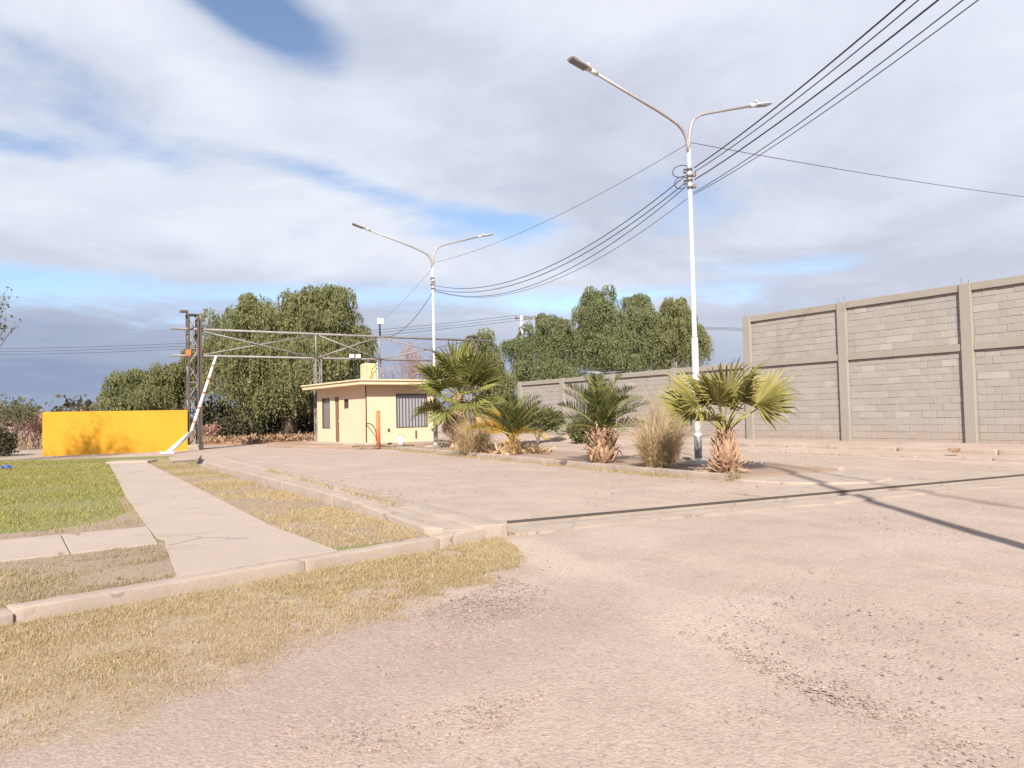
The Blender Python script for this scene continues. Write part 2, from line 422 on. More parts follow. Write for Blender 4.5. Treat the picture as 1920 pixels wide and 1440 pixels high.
def mobj(name, me, mat, parent=None, smooth=False, bevel=0):
    if mat and not me.materials: me.materials.append(MATS[mat])
    o = bpy.data.objects.new(name, me); COL.objects.link(o)
    if smooth:
        me.polygons.foreach_set('use_smooth', [True] * len(me.polygons))
    if bevel:
        md = o.modifiers.new('bevel', 'BEVEL'); md.width = bevel; md.segments = 2; md.limit_method = 'ANGLE'
    if parent: attach(o, parent)
    return o
def attach(o, parent):
    o.parent = parent
    bpy_m = parent.matrix_basis if parent.parent is None else parent.parent.matrix_basis @ parent.matrix_parent_inverse @ parent.matrix_basis
    o.matrix_parent_inverse = bpy_m.inverted()
def tag(o, label=None, cat=None, group=None, kind=None):
    if label: o['label'] = label
    if cat: o['category'] = cat
    if group: o['group'] = group
    if kind: o['kind'] = kind
    return o
def thing(name, label, cat, loc=(0, 0, 0), group=None):
    o = bpy.data.objects.new(name, None); COL.objects.link(o)
    o.empty_display_size = .2
    o.location = loc
    o.matrix_basis = Matrix.Translation(Vector(loc))
    return tag(o, label, cat, group)
def mass(name, V, Fc, tint, mat, parent=None):
    """big numpy mesh of equal polygons"""
    me = bpy.data.meshes.new(name)
    k = Fc.shape[1]
    me.vertices.add(len(V)); me.vertices.foreach_set('co', V.astype(np.float32).ravel())
    me.loops.add(Fc.size); me.loops.foreach_set('vertex_index', Fc.astype(np.int32).ravel())
    me.polygons.add(len(Fc)); me.polygons.foreach_set('loop_start', (np.arange(len(Fc)) * k).astype(np.int32))
    a = me.attributes.new('tint', 'FLOAT', 'POINT'); a.data.foreach_set('value', tint.astype(np.float32))
    me.update(calc_edges=True)
    return mobj(name, me, mat, parent)
def pnoise(x, y, s=1.0, seed=0):
    """cheap smooth noise 0..1"""
    r = np.random.default_rng(seed); out = 0; tot = 0
    for k in range(4):
        f = s * (1.9 ** k); a = .62 ** k
        for j in range(3):
            th, ph, ps = r.uniform(0, 6.28, 3)
            out = out + a * np.sin(f * (x * math.cos(th) + y * math.sin(th)) + ph + 1.3 * np.sin(f * .6 * (x * math.sin(ps) + y * math.cos(ps)) + th)); tot += a * .7
    return .5 + .5 * np.clip(out / tot, -1, 1)
def in_poly(x, y, poly):
    c = np.zeros(len(x), bool); n = len(poly); j = n - 1
    for i in range(n):
        xi, yi = poly[i]; xj, yj = poly[j]
        cond = ((yi > y) != (yj > y)) & (x < (xj - xi) * (y - yi) / (yj - yi + 1e-12) + xi)
        c ^= cond; j = i
    return c
def blades(name, pts, z, length, width, mat, lean=.9, parent=None, tint_shift=None, one=False):
    """grass: one bent blade (two quads tapered) for every point"""
    n = len(pts)
    L = length * rng.uniform(.5, 1.3, n); W = width * rng.uniform(.6, 1.3, n)
    th = rng.uniform(0, 2 * np.pi, n); le = rng.uniform(.15, 1, n) * lean
    dxy = np.stack([np.cos(th), np.sin(th)], 1); side = np.stack([-np.sin(th), np.cos(th)], 1)
    # turn the blade's flat side at random
    tw = rng.uniform(0, 2 * np.pi, n); sd2 = np.stack([np.cos(tw), np.sin(tw)], 1)
    z = np.broadcast_to(z, (n,))
    b0 = np.column_stack([pts, z])
    up1 = np.cos(le * .6); out1 = np.sin(le * .6)
    m1 = b0 + np.column_stack([dxy * (out1 * L * .5)[:, None], up1 * L * .5])
    up2 = np.cos(le * 1.5); out2 = np.sin(le * 1.5)
    t1 = m1 + np.column_stack([dxy * (out2 * L * .5)[:, None], up2 * L * .5])
    wv = np.column_stack([sd2 * (W / 2)[:, None], np.zeros(n)])
    t = rng.uniform(0, 1, n)
    if tint_shift is not None: t = np.clip(t * .6 + tint_shift * .6, 0, 1)
    if one:
        V = np.stack([b0 - wv, b0 + wv, t1 + wv * .3, t1 - wv * .3], 1).reshape(-1, 3)
        return mass(name, V, np.arange(n * 4).reshape(-1, 4), np.repeat(t, 4), mat, parent)
    V = np.stack([b0 - wv, b0 + wv, m1 + wv * .8, m1 - wv * .8, t1 + wv * .15, t1 - wv * .15], 1).reshape(-1, 3)
    i = np.arange(n) * 6
    Fc = np.concatenate([np.stack([i, i + 1, i + 2, i + 3], 1), np.stack([i + 3, i + 2, i + 4, i + 5], 1)])
    return mass(name, V, Fc, np.repeat(t, 6), mat, parent)
def sample_poly(poly, n):
    p = np.array(poly); lo = p.min(0); hi = p.max(0)
    out = []
    got = 0
    while got < n:
        x = rng.uniform(lo[0], hi[0], n * 2); y = rng.uniform(lo[1], hi[1], n * 2)
        k = in_poly(x, y, poly); a = np.column_stack([x[k], y[k]]); out.append(a); got += len(a)
    return np.concatenate(out)[:n]
def xy(v): return (v.x, v.y)

# ================================================================== SETTING
# directions of the place: U runs along the wall and the road, W across it (along the gate)
U = Vector((-.53, .848)); Wd = Vector((.848, .53))
# --- slot drain across the road cuts the ground
SL = G(953, 981); SR = G(1925, 891.5)
ev = Vector((SR.x - SL.x, SR.y - SL.y)); SLEN = ev.length; ev.normalize()
en = Vector((-ev.y, ev.x))                     # away from the camera
SW = .42
def slot(u, n): return (SL.x + ev.x * u + en.x * n, SL.y + ev.y * u + en.y * n)
def spaced(lo, hi, step, far, extra=()):
    a = list(np.arange(lo, hi + 1e-6, step)); d = step
    x = lo
    while x > -far: d *= 1.35; x -= d; a.append(x)
    d = step; x = hi
    while x < far: d *= 1.35; x += d; a.append(x)
    a = [v for v in a if all(abs(v - e) > step * .3 for e in extra)] + list(extra)
    return np.array(sorted(a))
SEND = SLEN + 3.0
us = spaced(-18, 26, .3, 1500, (0.0, SEND)); ns = spaced(-14, 24, .3, 1500, (-SW, 0.0))
UU, NN = np.meshgrid(us, ns, indexing='ij')
X = SL.x + ev.x * UU + en.x * NN; Yv = SL.y + ev.y * UU + en.y * NN
fade = np.clip((np.minimum(np.abs(NN), np.abs(NN + SW)) - .1) / .8, 0, 1)
fade[(UU < -1) | (UU > SEND + 1)] = 1
Z = (pnoise(X, Yv, .9, 3) - .5) * .05 * fade * np.clip(1 - np.hypot(X, Yv - 8) / 60, 0, 1)
Z += (pnoise(X, Yv, 4.0, 5) - .5) * .016 * fade * np.clip(1 - np.hypot(X, Yv - 4) / 16, 0, 1)
Z = np.minimum(Z, .02)
a, b_ = len(us), len(ns)
V = np.stack([X, Yv, Z], -1).reshape(-1, 3)
ii, jj = np.meshgrid(np.arange(a - 1), np.arange(b_ - 1), indexing='ij')
keep = ~((ns[jj] >= -SW - 1e-6) & (ns[jj + 1] <= 1e-6) & (us[ii] >= -1e-6) & (us[ii + 1] <= SEND + 1e-6))
ii, jj = ii[keep], jj[keep]
Fc = np.stack([ii * b_ + jj, (ii + 1) * b_ + jj, (ii + 1) * b_ + jj + 1, ii * b_ + jj + 1], 1)
g = mass('ground', V, Fc, np.zeros(len(V)), 'dusty_gravel'); tag(g, kind='structure')

# --- the drain: concrete trough, steel bars laid along it
dr = thing('slot_drain', 'long slot drain with steel bars crossing the dusty road', 'drain', (SL.x, SL.y, 0))
mb = MB()
def strip(u0, u1, n0, n1, z0, z1):
    return [slot(u0, n0), slot(u1, n0), slot(u1, n1), slot(u0, n1)], z0, z1
mb.prism(*strip(-.1, SEND + .1, -SW - .1, .1, -.42, -.34))
mb.prism(*strip(-.1, SEND + .1, -SW - .12, -SW, -.335, -.003))
mb.prism(*strip(-.1, SEND + .1, 0, .12, -.335, -.003))
mb.build('trough', 'concrete', dr)
k = 0
for n0, r, zz in ((-.355, .026, -.035), (-.255, .026, -.04), (-.165, .024, -.045)):
    seg = 4.2; u0 = .02
    while u0 < SEND - .1:
        u1 = min(u0 + seg, SEND - .05)
        mb = MB(); A = slot(u0, n0 + rng.uniform(-.008, .008)); B = slot(u1 - .02, n0 + rng.uniform(-.008, .008))
        mb.tube([(A[0], A[1], zz), (B[0], B[1], zz + rng.uniform(-.006, .006))], r, 8)
        mb.build('bar', 'steel_pale', dr, True)
        u0 = u1
for kk in range(int(SEND / 1.4)):
    mb = MB(); A = slot(.5 + kk * 1.4, -SW + .002); B = slot(.5 + kk * 1.4, -.002)
    mb.tube([(A[0], A[1], -.095), (B[0], B[1], -.095)], .022, 6); mb.build('cross_bar', 'steel_dark', dr)
mb = MB(); mb.prism(*strip(.0, SEND, -.002, .04, -.002, .026)); mb.build('edge_angle', 'steel_dark', dr)
mb = MB(); mb.prism(*strip(.0, SEND, -SW - .05, -SW + .002, -.002, .016)); mb.build('edge_angle', 'steel_pale', dr)
# concrete lips either side, partly lost in the dust
def slab(name, pts, z0, z1, mat, bevel=.01, kind='structure', parent=None):
    mb = MB(); mb.prism([tuple(p[:2]) for p in pts], z0, z1)
    o = mb.build(name, mat, parent, False, bevel)
    if not parent: tag(o, kind=kind)
    return o
def ragged(u0, u1, n0, n1, wig, step=.25, which='near'):
    """strip with one uneven edge where the dust has covered it"""
    a, c = [], []
    for i in range(int((u1 - u0) / step) + 1):
        u = u0 + i * step
        a.append(slot(u, n0 + (wig * (pnoise(np.array(u), np.array(1.3), 2.2, 9) - .5) * 2 if which == 'near' else 0)))
        c.append(slot(u, n1 + (wig * (pnoise(np.array(u), np.array(4.3), 1.9, 12) - .5) * 2 if which == 'far' else 0)))
    return a + c[::-1]
slab('drain_lip', ragged(-.35, SEND, -SW - .50, -SW - .052, .16, which='near'), -.05, .021, 'concrete', 0)
slab('drain_apron', ragged(4.4, SEND, .072, 1.0, .2, which='far'), -.05, .021, 'concrete', 0)

# --- raised ground on the left: lawn, path, kerb
KA0, KA1 = G(29, 1171, 0), G(948, 1004, 0)               # foot of the kerb
kd = Vector((KA1.x - KA0.x, KA1.y - KA0.y)).normalized(); kn = Vector((-kd.y, kd.x))
def kp(base, s_, n): return (base.x + kd.x * s_ + kn.x * n, base.y + kd.y * s_ + kn.y * n)
KL = (Vector(xy(KA1)) - Vector(xy(KA0))).length
KW = .20
kerb = thing('kerb', 'pale concrete kerb along the front of the lawn and path', 'kerb', (KA0.x, KA0.y, 0)); tag(kerb, kind='structure')
del kerb['category']
cuts = [-7.0, -3.6, -.012, 2.2, KL - .95, KL]
for i in range(len(cuts) - 1):
    mb = MB(); s0, s1 = cuts[i] + .002, cuts[i + 1] - .002
    off = -.02 if i == 1 else 0.0
    fr = [(kp(KA0, s0, off)), (kp(KA0, s1, off)), (kp(KA0, s1, KW)), (kp(KA0, s0, KW))]
    zt_ = .098 + rng.uniform(-.004, .004) - (.012 if i == 1 else 0)
    mb.prism(fr, -.12, [zt_, .135, .135, zt_] if i == len(cuts) - 2 else zt_)
    mb.build('kerb_stone', 'concrete', kerb, True, .008, .006)
# channel line
CB0, CB1 = G(380, 876, .1), G(772, 991, .1)              # foot of the channel wall on the lawn side
CR0, CR1 = G(430, 853.5, .2), G(953, 972, .2)            # its road-side edge
lawn_far = [G(352, 856, 0), G(60, 866, 0)]
PL = [kp(KA0, -7.0, KW - .004), kp(KA0, KL - .9, KW - .004), xy(CB1), xy(CB0), xy(G(352, 858, 0)), xy(G(80, 866, 0)), (-34, 30), (-34, 12)]
# plateau of soil, three tones laid edge to edge by the path between them
def path_pts():
    left = [G(204, 869, .11), G(218, 893, .11), G(236, 930, .11), G(262, 966, .11), G(292, 1006, .11), G(310, 1022, .11), G(331, 1079, .11)]
    right = [G(276, 867, .11), G(334, 896, .11), G(402, 930, .11), G(505, 982, .11), G(612, 1026, .11)]
    return left, right
PLf, PRt = path_pts()
slab('lawn_bed', PL, -.2, .085, 'lawn_soil', 0)
pt = thing('path', 'pale concrete slab path crossing the lawn', 'path', (PLf[3].x, PLf[3].y, 0)); tag(pt, kind='structure'); del pt['category']
cutL, cutR = G(311, 1010, .11), G(500, 980, .11)
far_poly = [xy(p) for p in (PLf[0], PLf[1], PLf[2], PLf[3], PLf[4])] + [xy(cutL), xy(cutR)] + [xy(p) for p in (PRt[2], PRt[1], PRt[0])]
k1 = kp(KA0, 0, 0)
sA = (Vector(xy(PLf[6])) - Vector(xy(KA0))).dot(kd); sB = (Vector(xy(PRt[4])) - Vector(xy(KA0))).dot(kd)
gap = .022
near_poly = [(cutL.x + .0, cutL.y - gap), xy(PLf[5]), kp(KA0, sA, KW + .004), kp(KA0, sB, KW + .004), (cutR.x, cutR.y - gap)]
slab('strip_bed', [kp(KA0, -7.0, KW + .002), kp(KA0, sA - .01, KW + .002), xy(G(331, 1079, .09)), xy(G(318, 1036, .09)), xy(G(308, 1016, .09)), xy(G(-330, 1075, .09))], -.05, .092, 'turf_soil', 0)
slab('strip_bed', [xy(G(440, 960, .09)), xy(G(600, 1030, .09)), kp(KA0, KL - .95, KW + .002), (CB1.x - .03, CB1.y), (CB0.x - .03, CB0.y), xy(G(340, 866, .09)), xy(G(290, 866, .09)), xy(G(330, 905, .09))], -.05, .092, 'turf_soil', 0)
slab('strip_bed', [xy(G(-330, 1044, .09)), xy(G(284, 988, .09)), xy(PLf[4]), xy(PLf[3]), xy(PLf[2]), xy(G(222, 934, .09)), xy(G(236, 962, .09)), xy(G(205, 976, .09)), xy(G(120, 990, .09)), xy(G(-330, 1034, .09))], -.05, .091, 'turf_soil', 0)
mb = MB(); mb.prism(far_poly, -.1, .107); mb.build('slab', 'path_concrete', pt, False, .006)
mb = MB(); mb.prism(near_poly, -.1, .104); mb.build('slab', 'path_concrete', pt, False, .006)
mb = MB(); e0, e1 = PLf[0], PRt[0]
dd = (Vector(xy(e1)) - Vector(xy(e0))).normalized(); nn = Vector((-dd.y, dd.x))
mb.prism([(e0.x - dd.x * .1 + nn.x * .02, e0.y - dd.y * .1 + nn.y * .02), (e1.x + nn.x * .02, e1.y + nn.y * .02), (e1.x + nn.x * .9, e1.y + nn.y * .9), (e0.x - dd.x * .1 + nn.x * .9, e0.y - dd.y * .1 + nn.y * .9)], -.1, .155)
mb.build('slab', 'path_concrete', pt, False, .01)
sp = thing('side_path', 'pale side path running off to the left edge', 'path', (G(140, 1020, .11).x, G(140, 1020, .11).y, 0)); tag(sp, kind='structure'); del sp['category']
A0, A1, B1, B0 = G(-330, 1042, .11), G(284, 986, .11), G(304, 1017, .11), G(-330, 1088, .11)
def lerp(a, b, t): return a + (b - a) * t
for t0, t1 in ((0, .36), (.365, .68), (.684, .985)):
    mb = MB(); mb.prism([xy(lerp(B0, B1, t0)), xy(lerp(B0, B1, t1)), xy(lerp(A0, A1, t1)), xy(lerp(A0, A1, t0))], -.1, .108)
    mb.build('slab', 'path_concrete', sp, False, .006)

# --- channel wall between lawn and road: face, ledge, road kerb
ch = thing('channel_wall', 'stepped concrete channel wall between the lawn strip and the road', 'channel', (CB1.x, CB1.y, 0)); tag(ch, kind='structure'); del ch['category']
cd = Vector((CB0.x - CB1.x, CB0.y - CB1.y)); CLN = cd.length; cd.normalize()
rd = Vector((CR0.x - CR1.x, CR0.y - CR1.y)); RLN = rd.length; rd.normalize()
cn = Vector((cd.y, -cd.x))                              # towards the road
def cpt(s_, n): return (CB1.x + cd.x * s_ + cn.x * n, CB1.y + cd.y * s_ + cn.y * n)
def rpt(s_, n): return (CR1.x + rd.x * s_ + cn.x * n, CR1.y + rd.y * s_ + cn.y * n)
secs = 5
for i in range(secs):
    t0, t1 = i / secs + .0008, (i + 1) / secs - .0008
    mb = MB()
    a0, a1 = cpt(CLN * t0 - (.0 if i else .35), 0), cpt(CLN * t1, 0)
    b0, b1 = cpt(CLN * t0 - (.0 if i else .50), .16), cpt(CLN * t1, .16)
    mb.prism([a0, b0, b1, a1][::-1] if False else [b0, a0, a1, b1][::-1], -.15, [.25, .25, .145 if i == 0 else .25, .145 if i == 0 else .25])
    mb.build('wall_section', 'concrete', ch, True, .012, .010)
    mb = MB()
    c0, c1 = rpt(RLN * t0, -.40), rpt(RLN * t1, -.40)
    d0, d1 = rpt(RLN * t0, 0), rpt(RLN * t1, 0)
    mb.prism([d0, c0, c1, d1][::-1], -.15, .145 + rng.uniform(-.004, .004))
    mb.build('kerb_section', 'concrete', ch, True, .014, .010)
mb = MB()                                               # bed of the gutter between them
g0 = [cpt(-.5, .162), cpt(CLN, .162), rpt(RLN, -.402), rpt(0.02, -.402)]
mb.prism(g0 if True else g0[::-1], -.1, .125); mb.build('gutter_bed', 'concrete', ch)
# broken slabs where the channel meets the gate
slab('broken_slab', [xy(G(322, 862, .2)), xy(G(372, 858, .2)), xy(G(378, 851, .2)), xy(G(345, 850, .2)), xy(G(316, 855, .2))], .04, .17, 'concrete', .02)

# --- median island with its kerb
IF0, IF1 = G(716, 834.5, .13), G(1374, 890.5, .13)      # front top edge of the kerb
idv = Vector((IF1.x - IF0.x, IF1.y - IF0.y)); ILN = idv.length; idv.normalize()
inn = Vector((-idv.y, idv.x))                           # to the back of the island
IW = 3.0
def ip(s_, n): return (IF0.x + idv.x * s_ + inn.x * n, IF0.y + idv.y * s_ + inn.y * n)
isl = thing('median_island', 'long dirt median with a concrete kerb', 'median', (IF0.x, IF0.y, 0)); tag(isl, kind='structure'); del isl['category']
mb = MB()
mb.prism([ip(.16, .15), ip(ILN - .02, .15), ip(ILN - .02, IW - .15), ip(.16, IW - .15)], -.1, .095); mb.build('island_bed', 'soil', isl)
n_seg = 9
for i in range(n_seg):
    s0, s1 = ILN * i / n_seg + .004, ILN * (i + 1) / n_seg - .004
    for n0, n1 in ((0, .152), (IW - .152, IW)):
        mb = MB(); mb.prism([ip(s0, n0), ip(s1, n0), ip(s1, n1), ip(s0, n1)], -.1, .13 + rng.uniform(-.006, .006))
        mb.build('kerb_stone', 'concrete', isl, True, .014, .012)
mb = MB()                                               # low rounded nose
arc = [ip(ILN + .0, 0)] + [ip(ILN + 1.9 * math.sin(a_), IW / 2 - IW / 2 * math.cos(a_)) for a_ in np.linspace(.12, math.pi - .12, 14)] + [ip(ILN + .0, IW)]
mb.prism(arc, -.1, .06); mb.build('nose_slab', 'concrete', isl, False, .03)

# --- berm and low kerbs along the block wall
WA = Vector((12.3, 20.6)); WN = Vector((-.848, -.53))
def wl_(t_, n): return (WA.x + U.x * t_ + WN.x * n, WA.y + U.y * t_ + WN.y * n)
prof = [(-3.0, .30), (.0, .30), (.5, .30), (1.0, .25), (1.4, .20), (1.55, .12), (2.4, .08), (3.2, -.03)]
ts = np.linspace(-14, 30, 90)
V, Fc = [], []
for i, t_ in enumerate(ts):
    for n_, z_ in prof:
        wob = (pnoise(np.array(t_), np.array(n_ * 2.0), 1.6, 21) - .5) * (.10 if 0 < n_ < 3 else 0)
        p_ = wl_(t_, n_); V.append((p_[0], p_[1], z_ + wob))
for i in range(len(ts) - 1):
    for j in range(len(prof) - 1):
        a_ = i * len(prof) + j; Fc.append((a_, a_ + 1, a_ + len(prof) + 1, a_ + len(prof)))
o = mass('berm', np.array(V), np.array(Fc), np.zeros(len(V)), 'dusty_gravel'); tag(o, kind='structure')
for nm, n0, n1, z1, tr_ in (('berm_kerb', 1.35, 1.6, .235, (-14, 9.5)), ('berm_kerb', 2.55, 2.75, .10, (-14, 8.0))):
    o = thing(nm, 'concrete kerb', 'kerb', (*wl_(0, n0), 0)); del o['category']; del o['label']; tag(o, kind='structure')
    t_ = tr_[0]
    while t_ < tr_[1]:
        L = rng.uniform(1.6, 2.6); j = rng.uniform(-.03, .03)
        mb = MB(); mb.prism([wl_(t_ + .01, n0 + j), wl_(t_ + .01, n1 + j), wl_(t_ + L, n1 + j), wl_(t_ + L, n0 + j)][::-1], -.05, z1 + rng.uniform(-.02, .012))
        mb.build('kerb_stone', 'concrete', o, True, .02, .02); t_ += L + .01

# --- concrete yard strip the house stands on
HC = P(687, 800, 33.6); HC.z = 0                        # house corner nearest the camera
HU = Vector((-.588, .809)); HW = Vector((.809, .588)); HL, HWD = 5.6, 3.45
def hp(u, v_): return (HC.x + HU.x * u + HW.x * v_, HC.y + HU.y * u + HW.y * v_)
HZ = .2
slab('house_yard', [hp(-1.6, -.6), hp(-1.4, HWD + .5), hp(HL + 1, HWD + .5), hp(HL + 1, -2.2), hp(HL - 2, -2.0), hp(1.0, -1.0)], -.1, .12, 'soil', .05)
slab('house_plinth', [hp(-.12, -.12), hp(-.12, HWD + .12), hp(HL + .3, HWD + .12), hp(HL + .3, -.55), hp(1.2, -.55), hp(1.0, -.12)], -.1, HZ, 'concrete', .02)

# ================================================================== BLOCK WALL
BAY = 3.73; PW = .30; ROW = .2; BLK = .4
BZ = .28
def block_mesh(L, H, D, k):
    r = random.Random(k); bm = bmesh.new()
    bmesh.ops.create_cube(bm, size=1)
    for v in bm.verts:
        v.co.x *= L; v.co.y *= D; v.co.z *= H
        v.co.x += r.uniform(-.004, .004); v.co.z += r.uniform(-.004, .004); v.co.y += r.uniform(-.002, .002)
    bmesh.ops.bevel(bm, geom=bm.edges[:], offset=.006, segments=1, affect='EDGES')
    me = bpy.data.meshes.new('block'); bm.to_mesh(me); bm.free()
    me.materials.append(MATS['cement_block'])
    return me
FULL = [block_mesh(BLK - .008, ROW - .008, .16, k) for k in range(5)]
HALF = [block_mesh(BLK / 2 - .008, ROW - .008, .16, 20 + k) for k in range(3)]
LOWH = {}
wall_rot = Matrix(((U.x, WN.x, 0), (U.y, WN.y, 0), (0, 0, 1)))     # local x along the wall, y out of its face
def panel_blocks(t0, t1, z0, z1):
    """blocks of a panel: (centre t, centre z, half?, height)"""
    out = []; z = z0; r = 0
    while z < z1 - .02:
        h = min(ROW, z1 - z); t_ = t0; first = (r % 2 == 1)
        while t_ < t1 - .03:
            L = BLK / 2 if first else BLK
            first = False
            L = min(L, t1 - t_)
            out.append((t_ + L / 2, z + h / 2, L, h)); t_ += L
        z += ROW; r += 1
    return out
def project(v):
    l = CAM_ROT.transposed() @ (Vector(v) - EYE)
    if l.z > -.1: return None
    return 960 + F_PX * l.x / -l.z, 720 - F_PX * l.y / -l.z, -l.z
def make_wall(name, label, t_from, nb, two, limit, rag=0):
    wobj = thing(name, label, 'wall', (*wl_(t_from, 0), 0))
    cand = []
    for k in range(nb):
        t0 = t_from + k * BAY + PW / 2; t1 = t_from + (k + 1) * BAY - PW / 2
        spans = [(BZ - .1, 2.78)] + ([(2.98, 4.38)] if two else [])
        for z0, z1 in spans:
            mb = MB(); c = wl_((t0 + t1) / 2, -.071)
            mb.box((c[0], c[1], (z0 + z1) / 2), (t1 - t0 - .004, .13, z1 - z0), wall_rot)
            mb.build('mortar_bed', 'mortar', wobj)
            cand += panel_blocks(t0, t1, z0, z1)
        # beams between the pillars
        for z0, z1 in [(2.78, 2.98)] + ([(4.38, 4.59)] if two else []):
            mb = MB(); c = wl_((t0 + t1) / 2, -.06)
            sag = rng.uniform(-.004, .004)
            mb.box((c[0], c[1], (z0 + z1) / 2 + sag), (t1 - t0 - .002, .26, z1 - z0 - .002), wall_rot)
            mb.build('beam', 'frame_concrete', wobj, False, .01)
    for k in range(nb + 1):
        if not two and k == 0: continue
        mb = MB(); t_ = t_from + k * BAY; top = 4.593 if two else 2.983
        c = wl_(t_, -.045); mb.box((c[0], c[1], (BZ - .15 + top) / 2), (PW, .31, top - BZ + .15), wall_rot)
        pl = mb.build('pillar', 'frame_concrete', wobj, False, .012)
        if two:
            for q_ in (-.1, .1):
                for n_ in (.05,):
                    mb = MB(); c = wl_(t_ + q_, n_)
                    mb.tube([(c[0], c[1], top - .01), (c[0] + rng.uniform(-.02, .02), c[1], top + rng.uniform(.05, .26))], .006, 5)
                    mb.build('rebar', 'steel_dark', pl)
    rank = []
    for i, (t_, z_, L, h) in enumerate(cand):
        c = wl_(t_, 0); pr = project((c[0], c[1], z_))
        vis = pr and -10 < pr[0] < 1930
        rank.append((0 if vis else 1, pr[2] if pr else 99, i))
    rank.sort()
    single = set(i for _, _, i in rank[:limit])
    rest = MB()
    for i, (t_, z_, L, h) in enumerate(cand):
        c = wl_(t_, -.075 + random.uniform(-.005, .005))
        full = abs(L - BLK) < .02 and abs(h - ROW) < .02; half = abs(L - BLK / 2) < .02 and abs(h - ROW) < .02
        if full: me = FULL[random.randrange(5)]
        elif half: me = HALF[random.randrange(3)]
        else:
            key = (round(L, 2), round(h, 2))
            if key not in LOWH: LOWH[key] = block_mesh(max(L - .012, .02), max(h - .012, .015), .16, 77)
            me = LOWH[key]
        M = Matrix.Translation((c[0], c[1], z_)) @ wall_rot.to_4x4() @ Matrix.Rotation(random.uniform(-.006, .006), 4, 'Y')
        if i in single:
            o = bpy.data.objects.new('block', me); COL.objects.link(o); attach(o, wobj); o.matrix_basis = M
        else:
            o_ = len(rest.v)
            rest.add([M @ v.co for v in me.vertices], [tuple(p_.vertices) for p_ in me.polygons])
    if rest.v:
        o = rest.build('block_courses', 'cement_block', wobj); tag(o, kind='stuff')
    return wobj
make_wall('block_wall', 'tall two-tier grey block wall with concrete pillars at right', -2 * BAY, 4, True, 300)
make_wall('block_wall', 'low single-tier grey block wall running behind the palms', 2 * BAY, 4, False, 300)
# battered metal sheet lying on top of the low wall
t_ = 16.4
mb = MB()
c = [wl_(t_ - 1.5, -.05), wl_(t_ + 1.6, -.05)]
pts = [(c[0][0], c[0][1], 2.992), (c[1][0], c[1][1], 3.0)]
for i in range(7):
    a_ = wl_(t_ - 1.6 + i * .52, .10); b_ = wl_(t_ - 1.6 + i * .52, -.32); z_ = 3.0 + .03 * math.sin(i * 1.9) + (.14 if i in (3, 4) else .03)
    mb.v += [(a_[0], a_[1], z_), (b_[0], b_[1], z_ + .05), (a_[0], a_[1], z_ + .012), (b_[0], b_[1], z_ + .062)]; mb.tint += [.5] * 4
for i in range(6):
    o_ = i * 4
    mb.f += [(o_, o_ + 4, o_ + 5, o_ + 1), (o_ + 2, o_ + 3, o_ + 7, o_ + 6), (o_, o_ + 2, o_ + 6, o_ + 4), (o_ + 1, o_ + 5, o_ + 7, o_ + 3)]
mb.f += [(0, 1, 3, 2), (24, 26, 27, 25)]
tag(mb.build('metal_sheet', 'steel_pale'), 'bent pale metal sheet lying on top of the low block wall', 'sheet')
# rubble lump on the low kerb by the wall
bm = bmesh.new(); bmesh.ops.create_icosphere(bm, subdivisions=2, radius=.11)
for v in bm.verts: v.co *= random.uniform(.55, 1.3); v.co.z *= .55; v.co.x *= 1.5
me = bpy.data.meshes.new('rubble_lump'); bm.to_mesh(me); bm.free()
o = mobj('rubble_lump', me, 'litter'); p_ = G(1790, 846, .2); o.location = (p_.x, p_.y, .235); tag(o, 'brown lump of rubble on the low kerb before the tall block wall', 'rubble')

# ================================================================== YELLOW WALLS
YL, YR = P(80, 820, 32.2), P(352, 820, 35.5)
def yellow(a, b, top, label, sections):
    o = thing('yellow_wall', label, 'wall', (a[0], a[1], 0))
    a = Vector(a); b = Vector(b); d = (b - a); L = d.length; d.normalize(); n = Vector((d.y, -d.x))
    ps = [a - n * 0, b - n * 0, b - n * .18, a - n * .18]
    mb = MB(); mb.prism([tuple(q_) for q_ in ps], -.3, top); mb.build('wall_body', 'yellow_paint', o, False, .015)
    return o
yellow(xy(YL), xy(YR), 1.86, 'long bright yellow wall beside the lattice gate tower', 3)
a_, b_ = P(898, 780, 41.2), P(958, 780, 44.5)
yellow(xy(a_), xy(b_), 1.75, 'short yellow wall stub glimpsed behind the palms', 1)

# ================================================================== ENTRANCE GANTRY
gt = thing('entrance_gantry', 'long welded pipe gantry with lattice towers spanning the entrance', 'gantry', xy(P(362, 840, 36.0)) + (0,))
GA = Vector(xy(P(362, 800, 36.0)))
GD = Vector((13.0, 8.1)).normalized()
GN = Vector((GD.y, -GD.x))
def gp(s_, z_, n=0): return Vector((GA.x + GD.x * s_ + GN.x * n, GA.y + GD.y * s_ + GN.y * n, z_))
def s_at(px, z_guess=5):                                  # distance along the gantry seen at pixel column px
    best = min(np.linspace(-3, 22, 2501), key=lambda s_: abs(project(gp(s_, z_guess))[0] - px))
    return float(best)
def z_at(px, py, s_):
    Yd = gp(s_, 0).y; return P(px, py, Yd).z
ZL, ZT = z_at(400, 668, s_at(400)), z_at(400, 620, s_at(400))
ZTOP = z_at(355, 592, 0)
s_end = s_at(908)
s0 = s_at(320)
def bar(name, a, b, r, mat='steel_pale', n=8, parent=None):
    mb = MB(); mb.tube([a, b], r, n); return mb.build(name, mat, parent or gt, True)
bar('top_chord', gp(s0, ZT + .03, .1), gp(s_end + .5, ZT - .03, .1), .06)
bar('bottom_chord', gp(s0, ZL, .1), gp(s_end, ZL, .1), .055)
post_s = [s_at(372), s_at(591), s_at(710), s_at(884)]
